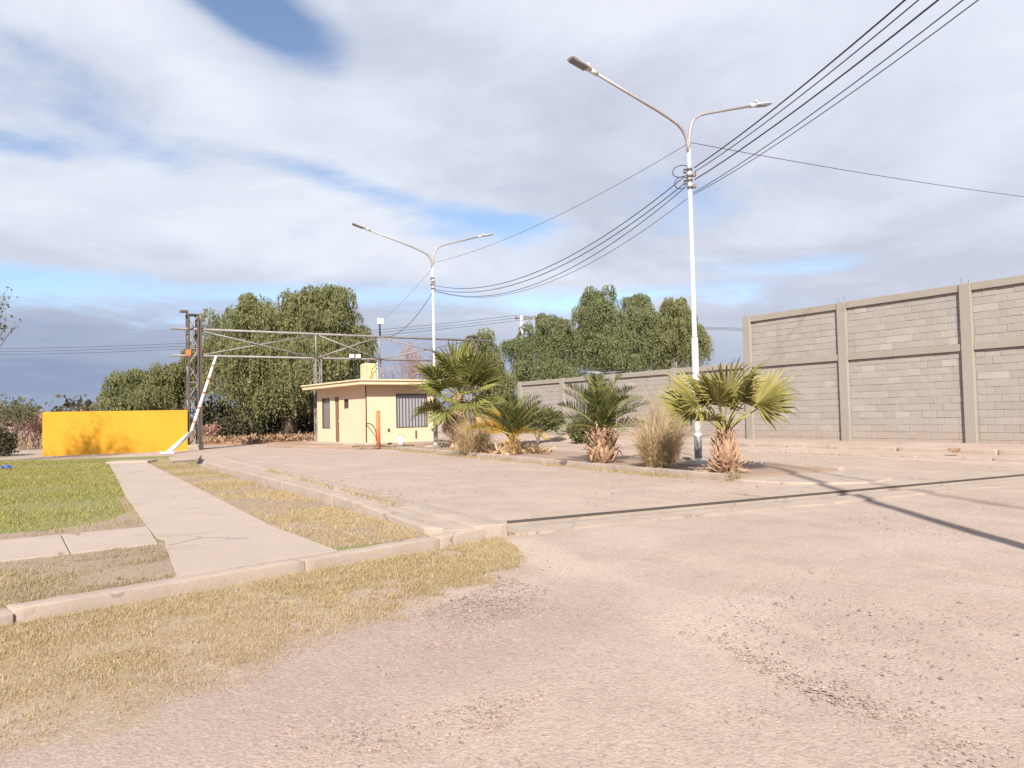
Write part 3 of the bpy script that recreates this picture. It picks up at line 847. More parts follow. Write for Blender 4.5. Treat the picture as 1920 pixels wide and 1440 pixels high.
for s_ in post_s[1:3]:
    bar('post', gp(s_, ZL, .1), gp(s_, ZT, .1), .042)
for i in range(3):
    a, b = post_s[i], post_s[i + 1]
    bar('diagonal', gp(a + .15, ZT - .06, .13), gp(b - .1, ZL + .03, .13), .033)
    bar('diagonal', gp(a + .15, ZL + .05, .07), gp(b - .1, ZT - .05, .07), .033)
def tower(s_, z1, wdt, name, panels, brace='steel_pale', mat='steel_pale', r=.04, dep=None):
    dep = dep or wdt
    tw = None
    corners = [(-wdt / 2, -dep / 2), (wdt / 2, -dep / 2), (wdt / 2, dep / 2), (-wdt / 2, dep / 2)]
    mb = MB()
    for (a, n) in corners: mb.tube([gp(s_ + a, -.2, n), gp(s_ + a, z1, n)], r, 6)
    tw = mb.build(name, mat, gt)
    for f in range(4):
        c0, c1 = corners[f], corners[(f + 1) % 4]
        for k in range(panels):
            za, zb = z1 * k / panels + .05, z1 * (k + 1) / panels
            if k % 2: za, zb = zb, za
            mb = MB(); mb.tube([gp(s_ + c0[0], za, c0[1]), gp(s_ + c1[0], zb, c1[1])], r * .55, 5)
            mb.build('lacing', brace, tw)
        for k in (1, 2, 3) if panels > 4 else (1,):
            zz = z1 * k / 4 if panels > 4 else z1 * .98
            mb = MB(); mb.tube([gp(s_ + c0[0], zz, c0[1]), gp(s_ + c1[0], zz, c1[1])], r * .5, 5); mb.build('rung', brace, tw)
    mb = MB(); c = gp(s_, z1 + .03); Rg = Matrix(((GD.x, GN.x, 0), (GD.y, GN.y, 0), (0, 0, 1)))
    mb.box(c, (wdt + .1, dep + .1, .06), Rg); mb.build('cap_plate', 'steel_dark', tw)
    return tw
tw = tower(0, ZTOP, .42, 'tower', 8, r=.05, dep=.5, mat='steel_dark')
Rg = Matrix(((GD.x, GN.x, 0), (GD.y, GN.y, 0), (0, 0, 1)))
mb = MB(); c = gp(.30, ZTOP / 2 - .1, 0); mb.box(c, (.16, .46, ZTOP - .1), Rg); mb.build('web_plate', 'steel_dark', tw)
mb = MB(); c = gp(-.22, ZL + .12, .2); mb.box(c, (.22, .2, .3), Rg); mb.build('roller_bracket', 'orange_paint', tw, False, .02)
mb = MB(); c = gp(0, .1, 0); mb.box(c, (.8, .8, .3), Rg); mb.build('footing', 'concrete', tw, False, .03)
tower(post_s[1] + .12, ZL, .30, 'mid_tower', 9, r=.028)
tower(post_s[2] + .02, ZL, .30, 'mid_tower', 9, r=.028)
tower(post_s[3] + .1, ZTOP - .5, .40, 'tower', 7, r=.045, mat='steel_dark')
# lamps hung on the bottom chord
for px in (657, 669):
    s_ = s_at(px)
    mb = MB(); c = gp(s_, ZL + .14, .18); mb.box(c, (.24, .12, .2), Rg); q_ = mb.build('floodlight', 'white_plastic', gt, False, .02)
    bar('bracket', gp(s_, ZL, .1), gp(s_, ZL + .12, .17), .02, 'black_rubber', 6, q_)
# bird of metal: small camera on the tower head
cm = thing('security_camera', 'small dark camera on the head of the left gate tower', 'camera', gp(-.25, ZTOP + .06))
mb = MB(); mb.tube([gp(-.25, ZTOP + .05), gp(-.25, ZTOP + .16)], .025, 6); mb.build('stem', 'steel_dark', cm)
mb = MB(); mb.box(gp(-.36, ZTOP + .18), (.34, .13, .13), Rg); q_ = mb.build('housing', 'steel_dark', cm, False, .02)
mb = MB(); mb.tube([gp(-.53, ZTOP + .18), gp(-.58, ZTOP + .18)], .05, 10); mb.build('lens', 'lens_grey', cm)
# antenna
s_ = post_s[2] + .05
an = thing('panel_antenna', 'white square panel antenna on a short black mast above the gantry', 'antenna', gp(s_, ZT))
bar('mast', gp(s_, ZT + .05, .1), gp(s_ - .01, z_at(711, 606, s_), .1), .045, 'black_rubber', 8, an)
zc = z_at(712, 603, s_)
mb = MB(); mb.box((gp(s_, zc, .2).x, gp(s_, zc, .2).y, zc), (.32, .07, .30), Matrix.Rotation(.15, 3, 'Z')); q_ = mb.build('panel', 'white_plastic', an, False, .02)
mb = MB(); c = gp(s_ + .02, zc - .04, .2); mb.tube([(c.x, c.y - .03, c.z), (c.x, c.y - .055, c.z)], .025, 8); mb.build('badge', 'lens_grey', q_)
# fallen barrier boom leaning at the tower
bo = thing('barrier_boom', 'white barrier boom with red bands leaning bent against the gate tower', 'boom', G(316, 851, 0))
b0_ = G(313, 851, .02); b1_ = P(358, 811, 34.9); b2_ = P(405, 668, 35.9)
mb = MB(); mb.tube([b0_, b1_], .10, 10); q_ = mb.build('lower_arm', 'white_band', bo, True)
mb = MB(); mb.tube([b1_, b2_], [.075, .055], 10); q_ = mb.build('upper_arm', 'white_band', bo, True)
for f in (.12, .3, .5, .68, .86):
    mb = MB(); p0 = b1_.lerp(b2_, f); p1 = b1_.lerp(b2_, f + .025); mb.tube([p0, p1], [.080 - .018 * f] * 2, 10); mb.build('red_band', 'red_paint', q_)
mb = MB(); mb.box((b0_.x, b0_.y, .06), (.5, .4, .1), Rg); mb.build('foot', 'white_band', bo, False, .02)

# ================================================================== GUARD HOUSE
hs = thing('guard_house', 'small cream guard house with flat roof beside the entrance', 'house', (HC.x, HC.y, 0))
Rh = Matrix(((HW.x, HU.x, 0), (HW.y, HU.y, 0), (0, 0, 1)))
ZR = P(687, 722, HC.y).z                                   # underside of the eaves
WT = .16
def wall_panel(name, fixed, lo, hi, axis, openings):
    """wall from rectangles round its openings; openings: (a0, a1, z0, z1)"""
    mb = MB()
    cuts_a = sorted({lo, hi, *[o[0] for o in openings], *[o[1] for o in openings]})
    for a0, a1 in zip(cuts_a[:-1], cuts_a[1:]):
        zs = [(HZ, ZR)]
        for o_ in openings:
            if o_[0] <= a0 + 1e-6 and o_[1] >= a1 - 1e-6:
                zs = [z for z in ((HZ, o_[2]), (o_[3], ZR)) if z[1] - z[0] > .01]
        for z0, z1 in zs:
            if axis == 'v': q4 = [hp(fixed, a0), hp(fixed, a1), hp(fixed + WT, a1), hp(fixed + WT, a0)]
            else: q4 = [hp(a0, fixed), hp(a0, fixed + WT), hp(a1, fixed + WT), hp(a1, fixed)]
            mb.prism(q4, z0, z1)
    bm = bmesh.new(); me = mb.mesh(name); bm.from_mesh(me)
    bmesh.ops.remove_doubles(bm, verts=bm.verts[:], dist=.0005)
    inner = [f for f in bm.faces if all(len(e.link_faces) > 2 for e in f.edges) and False]
    bm.to_mesh(me); bm.free()
    return mobj(name, me, 'cream_paint', hs)
def hv(px, side='front'):
    if side == 'front': return min(np.linspace(0, HWD, 700), key=lambda v_: abs(project((*hp(0, v_), 1.2))[0] - px))
    return min(np.linspace(0, HL, 1100), key=lambda u_: abs(project((*hp(u_, 0), 1.2))[0] - px))
def hz_(px, py, u, v_): return P(px, py, hp(u, v_)[1]).z
# window in the front
fa, fb = hv(743), hv(802)
fz0, fz1 = hz_(772, 802, 0, (fa + fb) / 2), hz_(772, 738, 0, (fa + fb) / 2)
wall_panel('wall', 0, 0, HWD, 'v', [(fa, fb, fz0, fz1)])
wb, wa = hv(604, 'l'), hv(619, 'l'); db, da_ = hv(627, 'l'), hv(636, 'l'); sb, sa = hv(645.5, 'l'), hv(654, 'l')
wz0, wz1 = hz_(611, 804, wa, 0), hz_(611, 746, wa, 0)
dz1 = hz_(631, 744, da_, 0)
sz0, sz1 = hz_(650, 766, sa, 0), hz_(650, 748, sa, 0)
wall_panel('wall', 0, WT, HL, 'u', [(sa, sb, sz0, sz1), (da_, db, HZ + .02, dz1), (wa, wb, wz0, wz1)])
wall_panel('wall', HWD - WT, WT, HL, 'u', [])
wall_panel('wall', HL - WT, WT, HWD - WT, 'v', [])
mb = MB(); mb.prism([hp(WT, WT), hp(WT, HWD - WT), hp(HL - WT, HWD - WT), hp(HL - WT, WT)][::-1], HZ, HZ + .03); mb.build('floor', 'concrete', hs)
def box_h(u, v_, z, su, sv, sz):
    mb = MB(); c = hp(u, v_); mb.box((c[0], c[1], z), (sv, su, sz), Rh); return mb
wn_ = thing('x', 'x', 'x'); bpy.data.objects.remove(wn_)
def window(u0, u1, v0, v1, z0, z1, side, nbars, glass='window_glass'):
    t_ = .05
    if side == 'front':
        cu = .07; cv = (v0 + v1) / 2; mbw = box_h(cu + .02, cv, (z0 + z1) / 2, .012, v1 - v0 - .02, z1 - z0 - .02)
        pane = mbw.build('window', glass, hs)
        fr = MB()
        for zc_, h_ in ((z0 + t_ / 2, t_), (z1 - t_ / 2, t_)):
            c = hp(cu - .03, cv); fr.box((c[0], c[1], zc_), (v1 - v0 - .004, .07, h_), Rh)
        for vc in (v0 + t_ / 2, v1 - t_ / 2):
            c = hp(cu - .03, vc); fr.box((c[0], c[1], (z0 + z1) / 2), (t_, .068, z1 - z0 - 2 * t_ - .004), Rh)
        fr.build('frame', 'dark_frame', pane)
        for k in range(nbars):
            v_ = v0 + (v1 - v0) * (k + 1) / (nbars + 1); c = hp(cu - .055, v_)
            mb = MB(); mb.tube([(c[0], c[1], z0 + t_ + .002), (c[0], c[1], z1 - t_ - .002)], .015, 6); mb.build('bar', 'steel_dark', pane)
    else:
        cv = .07; cu = (u0 + u1) / 2
        pane = box_h(cu, cv + .02, (z0 + z1) / 2, u1 - u0 - .02, .012, z1 - z0 - .02).build('window', glass, hs)
        fr = MB()
        for zc_, h_ in ((z0 + t_ / 2, t_), (z1 - t_ / 2, t_)):
            c = hp(cu, cv - .03); fr.box((c[0], c[1], zc_), (.07, u1 - u0 - .004, h_), Rh)
        for uc in (u0 + t_ / 2, u1 - t_ / 2):
            c = hp(uc, cv - .03); fr.box((c[0], c[1], (z0 + z1) / 2), (.068, t_, z1 - z0 - 2 * t_ - .004), Rh)
        fr.build('frame', 'dark_frame', pane)
        for k in range(nbars):
            u_ = u0 + (u1 - u0) * (k + 1) / (nbars + 1); c = hp(u_, cv - .055)
            mb = MB(); mb.tube([(c[0], c[1], z0 + t_ + .002), (c[0], c[1], z1 - t_ - .002)], .015, 6); mb.build('bar', 'steel_dark', pane)
    return pane
window(0, 0, fa, fb, fz0, fz1, 'front', 9)
window(wa, wb, 0, 0, wz0, wz1, 'left', 4)
window(sa, sb, 0, 0, sz0, sz1, 'left', 0, 'glass_dark')
dr_ = box_h((da_ + db) / 2, .075, (HZ + .03 + dz1) / 2, db - da_ - .02, .05, dz1 - HZ - .05).build('door', 'door_wood', hs)
c = hp(da_ + .08, .03); mb = MB(); mb.box((c[0], c[1], 1.2), (.05, .03, .12), Rh); mb.build('handle', 'galvanised', dr_)
# roof: slab with a deep fascia, a lip on top
OV = .55
rf = MB(); rf.prism([hp(-OV, -OV), hp(-OV, HWD + OV), hp(HL + OV, HWD + OV), hp(HL + OV, -OV)][::-1], ZR + .002, ZR + .16)
roof = rf.build('roof', 'cream_trim', hs, False, .02)
rf = MB(); rf.prism([hp(-OV - .06, -OV - .06), hp(-OV - .06, HWD + OV + .06), hp(HL + OV + .06, HWD + OV + .06), hp(HL + OV + .06, -OV - .06)][::-1], ZR + .163, ZR + .235)
rf.build('roof_lip', 'cream_trim', roof, False, .02)
# electric cable stapled to the corner, meter boxes
mb = MB(); c = hp(-.02, .0); c2 = hp(-.02, -.02)
mb.tube([(c2[0], c2[1], HZ + .05), (c2[0], c2[1] - .01, 1.0), (c2[0] + .01, c2[1], 1.7), (c2[0], c2[1], ZR - .02)], .022, 6); mb.build('wall_cable', 'black_rubber', hs)
for px_, py_, h_ in ((728, 806, .12), (779, 814, .34), (810, 805, .1)):
    v_ = hv(px_); z_ = hz_(px_, py_, 0, v_)
    box_h(-.03, v_, z_, .05, .06 if h_ > .2 else .09, h_).build('socket', 'dark_frame', hs, False, .01)
# roof tank
tk = P(689, 705, hp(2.6, 1.2)[1]); tkc = hp(3.0, 1.55)
ta = thing('water_tank', 'square cream water tank on the guard house roof', 'tank', (tkc[0], tkc[1], ZR + .236))
zt = P(687, 681, tkc[1]).z
c = hp(3.0, 1.55); tpx = project((c[0], c[1], zt))
mb = MB(); mb.box((c[0], c[1], (ZR + .236 + zt - .07) / 2), (.58, .56, zt - ZR - .30), Rh); q_ = mb.build('body', 'tank_yellow', ta, False, .03)
mb = MB(); mb.box((c[0], c[1], zt - .045), (.5, .5, .04), Rh); mb.build('lid', 'cream_trim', ta, False, .01)
for k in (-.3, .3):
    c_ = hp(3.0 - .36, 1.55 + k); mb = MB(); mb.tube([(c_[0], c_[1], ZR + .236), (c_[0], c_[1], zt)], .02, 6); mb.build('pipe', 'white_plastic', ta)
c_ = hp(2.62, 1.45); mb = MB(); mb.tube([(c_[0], c_[1], ZR + .25), (c_[0] + .12, c_[1], zt - .3), (c_[0] + .36, c_[1] + .1, zt - .1)], .018, 6); mb.build('hose', 'black_rubber', ta)

# loose things in front of the house
bk = P(752, 829, 32.6)
o = thing('bucket', 'white plastic bucket standing before the guard house window', 'bucket', bk)
mb = MB(); mb.tube([(bk.x, bk.y, .12), (bk.x, bk.y, .46)], [.13, .16], 16); mb.build('body', 'white_plastic', o, True)
mb = MB(); mb.tube([(bk.x, bk.y, .46), (bk.x, bk.y, .49)], [.172, .172], 16); mb.build('rim', 'white_plastic', o, True)
mb = MB(); mb.tube([(bk.x + .16 * math.cos(a_), bk.y - .02 + .02 * math.sin(a_), .47 + .13 * math.sin(a_)) for a_ in np.linspace(0, math.pi, 9)], .006, 5); mb.build('handle', 'steel_dark', o)
ob = P(709.5, 832, 32.2)
o = thing('bollard_post', 'thin orange pipe post at the corner of the guard house', 'post', (ob.x, ob.y, 0))
zt = P(709, 772, ob.y).z
mb = MB(); mb.tube([(ob.x, ob.y, -.05), (ob.x + .01, ob.y, zt)], .085, 12); mb.build('pipe', 'orange_paint', o, True)
mb = MB(); mb.tube([(ob.x + .01, ob.y, zt), (ob.x + .01, ob.y, zt + .05)], [.085, .05], 12); mb.build('cap', 'orange_paint', o, True)
# loop of cable from the wall to the post, trailing on the dirt
def cable(name, pts, r, mat, label, cat='cable', n=6, parent=None, group=None):
    mb = MB(); mb.tube(pts, r, n); o = mb.build(name, mat, parent, True)
    if label: tag(o, label, cat, group)
    return o
def bez(p0, p1, p2, p3, n=14):
    p0, p1, p2, p3 = map(Vector, (p0, p1, p2, p3))
    return [(p0 * (1 - t) ** 3 + p1 * 3 * t * (1 - t) ** 2 + p2 * 3 * t * t * (1 - t) + p3 * t ** 3) for t in np.linspace(0, 1, n)]
c2 = hp(-.05, -.03)
cable('loose_cable', bez((c2[0], c2[1], 1.05), (c2[0] + .3, c2[1] - .5, 1.15), (ob.x - .02, ob.y + .1, .9), (ob.x - .1, ob.y, .35)), .022, 'black_rubber', 'black cable looping from the house corner to the orange post')
cable('loose_cable', [Vector((*xy(P(660 + 9 * i, 835, 32.0 + .35 * math.sin(i * .6) - .02 * i)), .135)) for i in range(14)], .02, 'steel_dark', 'dark hose trailing on the dirt before the guard house')
# blue rag on the lawn
bl = G(13, 880, .1)
bm = bmesh.new(); bmesh.ops.create_grid(bm, x_segments=8, y_segments=6, size=.09)
for v in bm.verts: v.co.z = .05 + .05 * math.sin(v.co.x * 31 + 1) * math.cos(v.co.y * 27) + .02 * random.random(); v.co.x *= 1.2
bmesh.ops.solidify(bm, geom=bm.faces[:], thickness=.008)
me = bpy.data.meshes.new('blue_bag'); bm.to_mesh(me); bm.free()
o = mobj('blue_bag', me, 'blue_plastic', None, True); o.location = (bl.x, bl.y, .12); tag(o, 'crumpled blue plastic bag lying on the green lawn at left', 'bag')

# ================================================================== STREET LAMPS
L1 = P(1310, 872, 17.8); L1.z = 0
L2 = P(817, 835, 31.3); L2.z = 0
LG = 'twin-arm street lamps along the median'
def copy_tree(o, parent=None):
    c = o.copy(); COL.objects.link(c); c.parent = parent
    if parent: c.matrix_parent_inverse = o.matrix_parent_inverse.copy()
    for ch in list(o.children): copy_tree(ch, c)
    return c
def street_lamp(base):
    B = Vector(base); d = Vector((.848, .53, 0))
    la = thing('street_lamp', 'tall galvanised twin-arm street lamp beside the near fan palm', 'street lamp', base, LG)
    def q(a, z, n=0): return B + d * a + Vector((-.53, .848, 0)) * n + Vector((0, 0, z))
    mb = MB(); mb.tube([q(0, 0.0), q(0, 3.02)], [.084, .076], 16); lo = mb.build('lower_pole', 'galvanised', la, True)
    mb = MB(); mb.tube([q(0, .1), q(0, 1.42)], [.0865, .0845], 16); mb.build('painted_sleeve', 'pole_paint', lo, True)
    for z, h in ((.1, .14), (.72, .09), (1.30, .09)):
        mb = MB(); mb.tube([q(0, z), q(0, z + h)], [.0895, .0890], 16); mb.build('white_band', 'white_band', lo, True)
    mb = MB(); mb.tube([q(0, 3.02), q(0, 3.09), q(0, 3.1), q(0, 7.5)], [.076, .062, .056, .044], 14); mb.build('upper_pole', 'galvanised', la, True)
    left = [(0, 7.35), (-.02, 7.55), (-.07, 7.74), (-.17, 7.89), (-.34, 8.0), (-.6, 8.09), (-.95, 8.20), (-2.80, 8.70)]
    right = [(0, 7.35), (.015, 7.6), (.045, 7.85), (.11, 8.07), (.23, 8.24), (.42, 8.36), (.7, 8.46), (2.3, 8.96)]
    for pts in (left, right):
        mb = MB(); mb.tube([q(a, z) for a, z in pts], [.042] * 4 + [.033] * 4, 10); arm = mb.build('arm', 'galvanised_dull', la, True)
        (a0, z0), (a1, z1) = pts[-2], pts[-1]
        sl = math.atan2(z1 - z0, abs(a1 - a0)); sg = 1 if a1 > 0 else -1
        tilt = sl - (.02 if sg < 0 else .06)
        ax = (d * sg * math.cos(tilt) + Vector((0, 0, math.sin(tilt)))).normalized()
        sd_ = Vector((-.53, .848, 0)); upv = ax.cross(sd_) * (1 if ax.cross(sd_).z > 0 else -1)
        Rm = Matrix((ax, sd_, upv)).transposed()
        e = q(a1, z1)
        mb = MB(); mb.tube([e - ax * .12, e + ax * .08], .055, 10); mb.build('collar', 'galvanised', la, True)
        # head: flat tapered body with a grey lens under it
        hb = bmesh.new(); bmesh.ops.create_cube(hb, size=1)
        for v in hb.verts:
            k = .75 if v.co.x < 0 else 1.0
            v.co.y *= .25 * k; v.co.z *= .06 if v.co.x < 0 else .035; v.co.x *= .56
        bmesh.ops.bevel(hb, geom=hb.edges[:], offset=.018, segments=2, affect='EDGES')
        me = bpy.data.meshes.new('lamp_head'); hb.to_mesh(me); hb.free()
        me.transform(Matrix.Translation(e + ax * .36 + upv * .01) @ Rm.to_4x4())
        hd = mobj('lamp_head', me, 'galvanised', la)
        mb = MB(); mb.box(e + ax * .38 - upv * .024, (.42, .205, .016), Rm); mb.build('lens', 'lens_grey', hd, False, .006)
        mb = MB(); c = e + ax * .14 + upv * .045; mb.tube([c, c + upv * .09], [.035, .035], 10); mb.build('photocell', 'pole_paint', hd, True)
        mb = MB(); mb.box(e + ax * .17 + upv * .04, (.12, .1, .03), Rm); mb.build('hinge', 'galvanised', hd, False, .008)
    # insulator brackets for the cables
    for z, s_ in ((6.98, 1), (6.82, -1), (6.72, 1), (6.55, -1)):
        mb = MB(); mb.tube([q(0, z - .02), q(0, z + .03)], .068, 12); br = mb.build('clamp_band', 'steel_dark', la)
        mb = MB(); c = q(0.0, z, .10 * s_); mb.tube([q(0, z, .05 * s_), q(0, z, .17 * s_)], .014, 6)
        c = q(0, z, .15 * s_); mb.tube([c - Vector((0, 0, .05)), c - Vector((0, 0, .02)), c + Vector((0, 0, .02)), c + Vector((0, 0, .05))], [.03, .045, .03, .042], 10)
        mb.build('insulator', 'ceramic_rust', br, True)
    mb = MB(); mb.tube([q(0, -.1), q(0, .12), q(0, .16)], [.55, .5, .34], 14); mb.build('footing', 'path_concrete', la)
    return la
lamp1 = street_lamp(L1)
lamp2 = copy_tree(lamp1); lamp2.location = L2
tag(lamp2, 'farther galvanised twin-arm street lamp in front of the guard house')

# a third lamp behind the viewer takes the cables on
L3 = Vector((7.15, -6.0, 0))
lamp3 = copy_tree(lamp1); lamp3.location = L3
tag(lamp3, 'third twin-arm street lamp outside the picture behind the viewer')
anchors = [L3 + Vector((o_, .1, z_)) for o_, z_ in ((-.95, 6.98), (-.95, 6.98), (-.6, 6.84), (-.66, 6.66), (-.64, 6.56))]
# bare wooden pole just outside the picture at right; its shadow lies across the road
UP = Vector((4.5, 4.4, 0))
ut = thing('utility_pole', 'bare wooden pole outside the picture at right', 'utility pole', UP)
mb = MB(); mb.tube([UP + Vector((0, 0, -.3)), UP + Vector((0, 0, 4.5)), UP + Vector((0, 0, 9.0))], [.10, .085, .06], 14); mb.build('pole', 'pole_wood', ut, True)
mb = MB(); mb.tube([UP + Vector((0, 0, 9.0)), UP + Vector((0, 0, 9.06))], [.066, .05], 14); mb.build('cap', 'steel_dark', ut, True)

# ================================================================== OVERHEAD CABLES
def span(a, b, sag, n=28, wob=0):
    a, b = Vector(a), Vector(b)
    return [a.lerp(b, t) - Vector((0, 0, sag * 4 * t * (1 - t))) for t in np.linspace(0, 1, n)]
T1 = lambda z, n=0.0: L1 + Vector((-.53 * n, .848 * n, z))
T2 = lambda z, n=0.0: L2 + Vector((-.53 * n, .848 * n, z))
# near lamp -> far lamp
cable('power_cable', span(T1(6.86, .16), T2(6.66, -.12), .98), .0115, 'cable_grey', 'topmost black power cable sagging between the two street lamps')
cable('power_cable', span(T1(6.70, .16), T2(6.52, -.12), .98), .0115, 'cable_grey', 'middle black power cable sagging between the two street lamps')
cable('power_cable', span(T1(6.60, .16), T2(6.47, -.12), 1.12), .010, 'cable_grey', 'lowest black power cable sagging between the two street lamps')
cable('power_cable', span(T1(6.32, .1), T2(6.44, -.12), 1.05), .007, 'cable_grey', 'thin grey wire just under the cables between the two street lamps')
# near lamp -> pole behind the viewer
cable('power_cable', span(T1(6.98, -.16), anchors[0], .64), .013, 'cable_grey', 'uppermost thick cable climbing from the near lamp to the top edge')
cable('power_cable', span(T1(6.88, -.16), anchors[1] + Vector((.07, 0, 0)), .70), .009, 'cable_grey', 'cable running close beneath the uppermost one to the top edge')
cable('power_cable', span(T1(6.70, -.16), anchors[2], .64), .0125, 'cable_grey', 'second thick cable climbing from the near lamp to the top edge')
cable('power_cable', span(T1(6.40, -.1), anchors[3], .64), .008, 'cable_grey', 'third thinner cable climbing from the near lamp to the top edge')
cable('power_cable', span(T1(6.36, -.1), anchors[4], .70), .007, 'cable_grey', 'lowest thin cable climbing from the near lamp to the top edge')
# light wires from the lamp heads
cable('guy_wire', span(T1(7.6, .05), T2(7.6, -.05), .35), .006, 'cable_grey', 'hair-thin wire joining the two lamp tops')
e_ = P(2050, 384, 26.0)
cable('guy_wire', span(T1(7.62, -.03), e_, .12), .008, 'cable_grey', 'thin wire falling from the near lamp top past the right edge')
a_ = T2(6.42, 0); s_ = post_s[2]
cable('power_cable', span(a_, gp(post_s[2] + .6, ZT + .02, .1), .35), .013, 'cable_grey', 'dark cable dropping from the far lamp down to the gantry')
cable('guy_wire', span(T2(7.4, 0), gp(post_s[2] + .2, ZT + .9, .1), .1), .005, 'cable_grey', 'hair-thin wire slanting left from the far lamp top')
# jumper loops at the near lamp
for k, (z, r, lab) in enumerate(((6.93, .22, 'upper slack cable loop tied at the near lamp'), (6.66, .18, 'lower slack cable loop tied at the near lamp'))):
    B = L1 + Vector((0, 0, z))
    pts = [B + Vector((-.16 + r * math.cos(a_) - .05, -.05 + .10 * math.cos(a_), .06 * math.cos(a_ * 1) + .14 * math.sin(a_))) for a_ in np.linspace(.4, 5.9, 18)]
    cable('cable_loop', pts, .011, 'cable_grey', lab)

# far power line behind the trees
fp = P(980, 700, 72.0)
ZP = P(980, 592, 72.0).z
def utility(base, ztop, label):
    o = thing('utility_pole', label, 'utility pole', (base.x, base.y, 0))
    mb = MB(); mb.tube([(base.x, base.y, -.2), (base.x, base.y, ztop)], [.20, .15], 10); mb.build('pole', 'pole_white', o, True)
    mb = MB(); mb.box((base.x + .4, base.y, ztop - .25), (2.0, .12, .14)); a = mb.build('crossarm', 'pole_wood', o)
    mb = MB(); mb.tube([(base.x, base.y - .1, ztop - 1.1), (base.x + 1.0, base.y - .1, ztop - .3)], .035, 6); mb.build('brace', 'steel_dark', o)
    for k in (-.5, .4, 1.3):
        mb = MB(); mb.tube([(base.x + k, base.y, ztop - .2), (base.x + k, base.y, ztop - .05), (base.x + k, base.y, ztop + .05)], [.05, .09, .04], 8); mb.build('insulator', 'ceramic_rust', a, True)
    return o
fp.z = 0
utility(fp, ZP, 'distant pale utility pole rising behind the wall trees')
lp = P(-700, 600, 62.0); lp.z = 0
utility(lp, P(-700, 640, 62.0).z, 'distant utility pole beyond the left edge of the picture')
rp = P(2300, 600, 84.0); rp.z = 0
utility(rp, P(2300, 560, 84.0).z, 'distant utility pole beyond the right edge of the picture')
for k, (dx_, nm) in enumerate(((-.5, 'nearest'), (.4, 'middle'), (1.3, 'farthest'))):
    za, zb, zr = P(-700, 640, 62.0).z, ZP, P(2300, 560, 84.0).z
    cable('distant_line', span((lp.x + dx_, lp.y, za + .05 - k * .33), (fp.x + dx_, fp.y, zb + .05 - k * .16), 1.7, 40), .020, 'cable_grey', '%s of the far power lines crossing the sky at left' % ('highest', 'middle', 'lowest')[k], 'power line')
    cable('distant_line', span((fp.x + dx_, fp.y, zb + .05 - k * .16), (rp.x + dx_, rp.y, zr + .05 - k * .16), 2.2, 40), .019, 'cable_grey', '%s of the far power lines running behind the wall trees' % ('highest', 'middle', 'lowest')[k], 'power line')

# ================================================================== PALMS
def fan_leaf(k, R=1.0, pet=.75, nseg=26, spread=118, droop=.18, fold=.035):
    """one fan leaf: stalk along +x, blade at its end, upper side +z"""
    r = random.Random(k)
    pe = MB()
    pe.tube([(0, 0, 0), (pet * .5, 0, .03), (pet, 0, 0)], [.026, .018, .012], 5)
    bl = MB()
    hub = Vector((pet, 0, 0))
    for i in range(nseg):
        th = R_(-spread + 2 * spread * (i + .5) / nseg + r.uniform(-2, 2))
        L = R * (.82 + .18 * math.cos(th * .8)) * r.uniform(.86, 1.05)
        dth = R_(spread * 2 / nseg) * .46
        cup = .16
        def pt(rr, a, dz=0): return hub + Vector((rr * math.cos(a), rr * math.sin(a), cup * rr * abs(math.sin(a)) * .9 + dz))
        rm = L * .52
        m0 = pt(rm, th, fold); l0 = pt(rm, th - dth, -.01); r0 = pt(rm, th + dth, -.01)
        m2 = pt(L * .80, th, fold * .4 - droop * .25 * r.uniform(.4, 1.5)); hw = rm * math.tan(dth) * .42
        sd = Vector((-math.sin(th), math.cos(th), 0))
        l2, r2 = m2 - sd * hw + Vector((0, 0, -.012)), m2 + sd * hw + Vector((0, 0, -.012))
        tp = pt(L * .99, th + r.uniform(-.04, .04), -droop * r.uniform(.5, 1.6))
        tn = r.uniform(.1, .9)
        bl.add([hub, l0, m0, r0, l2, m2, r2, tp], [(0, 1, 2), (0, 2, 3), (1, 4, 5, 2), (2, 5, 6, 3), (4, 7, 5), (5, 7, 6)], tn)
    return pe.mesh('stalk'), bl.mesh('blade')
def date_frond(k, L=1.8, npair=32, leaf=.36, arch=.55, vee=.5):
    r = random.Random(k); ra = MB(); bl = MB()
    def c(t): return Vector((L * (t - .12 * arch * t ** 3), 0, -arch * L * .42 * t ** 2.4))
    ra.tube([c(t) for t in np.linspace(0, 1, 9)], [.022 * (1 - .8 * t) + .003 for t in np.linspace(0, 1, 9)], 5, tint=.7)
    for i in range(npair):
        t = .10 + .88 * i / (npair - 1)
        p0 = c(t); tg = (c(min(t + .02, 1)) - c(t - .02)).normalized()
        ll = leaf * (.45 + 1.0 * math.sin(math.pi * min(t * .85 + .12, 1))) * r.uniform(.85, 1.1)
        for sg in (-1, 1):
            up = Vector((-tg.z, 0, tg.x))
            dirv = (tg * r.uniform(.55, .8) + Vector((0, sg, 0)) * .8 + up * vee * r.uniform(.6, 1.3)).normalized()
            wv = dirv.cross(up).normalized() * .015
            mid = p0 + dirv * ll * .5 + Vector((0, 0, -.005)); tip = p0 + dirv * ll + Vector((0, 0, -.05 * ll))
            bl.add([p0 - wv * .5, p0 + wv * .5, mid + wv, mid - wv, tip], [(0, 1, 2, 3), (3, 2, 4)], r.uniform(.05, .95))
    return ra.mesh('rachis'), bl.mesh('leaflets')
FANS = [fan_leaf(i, 1.0, 1.0, 26 + i, 112 + 4 * i) for i in range(4)]
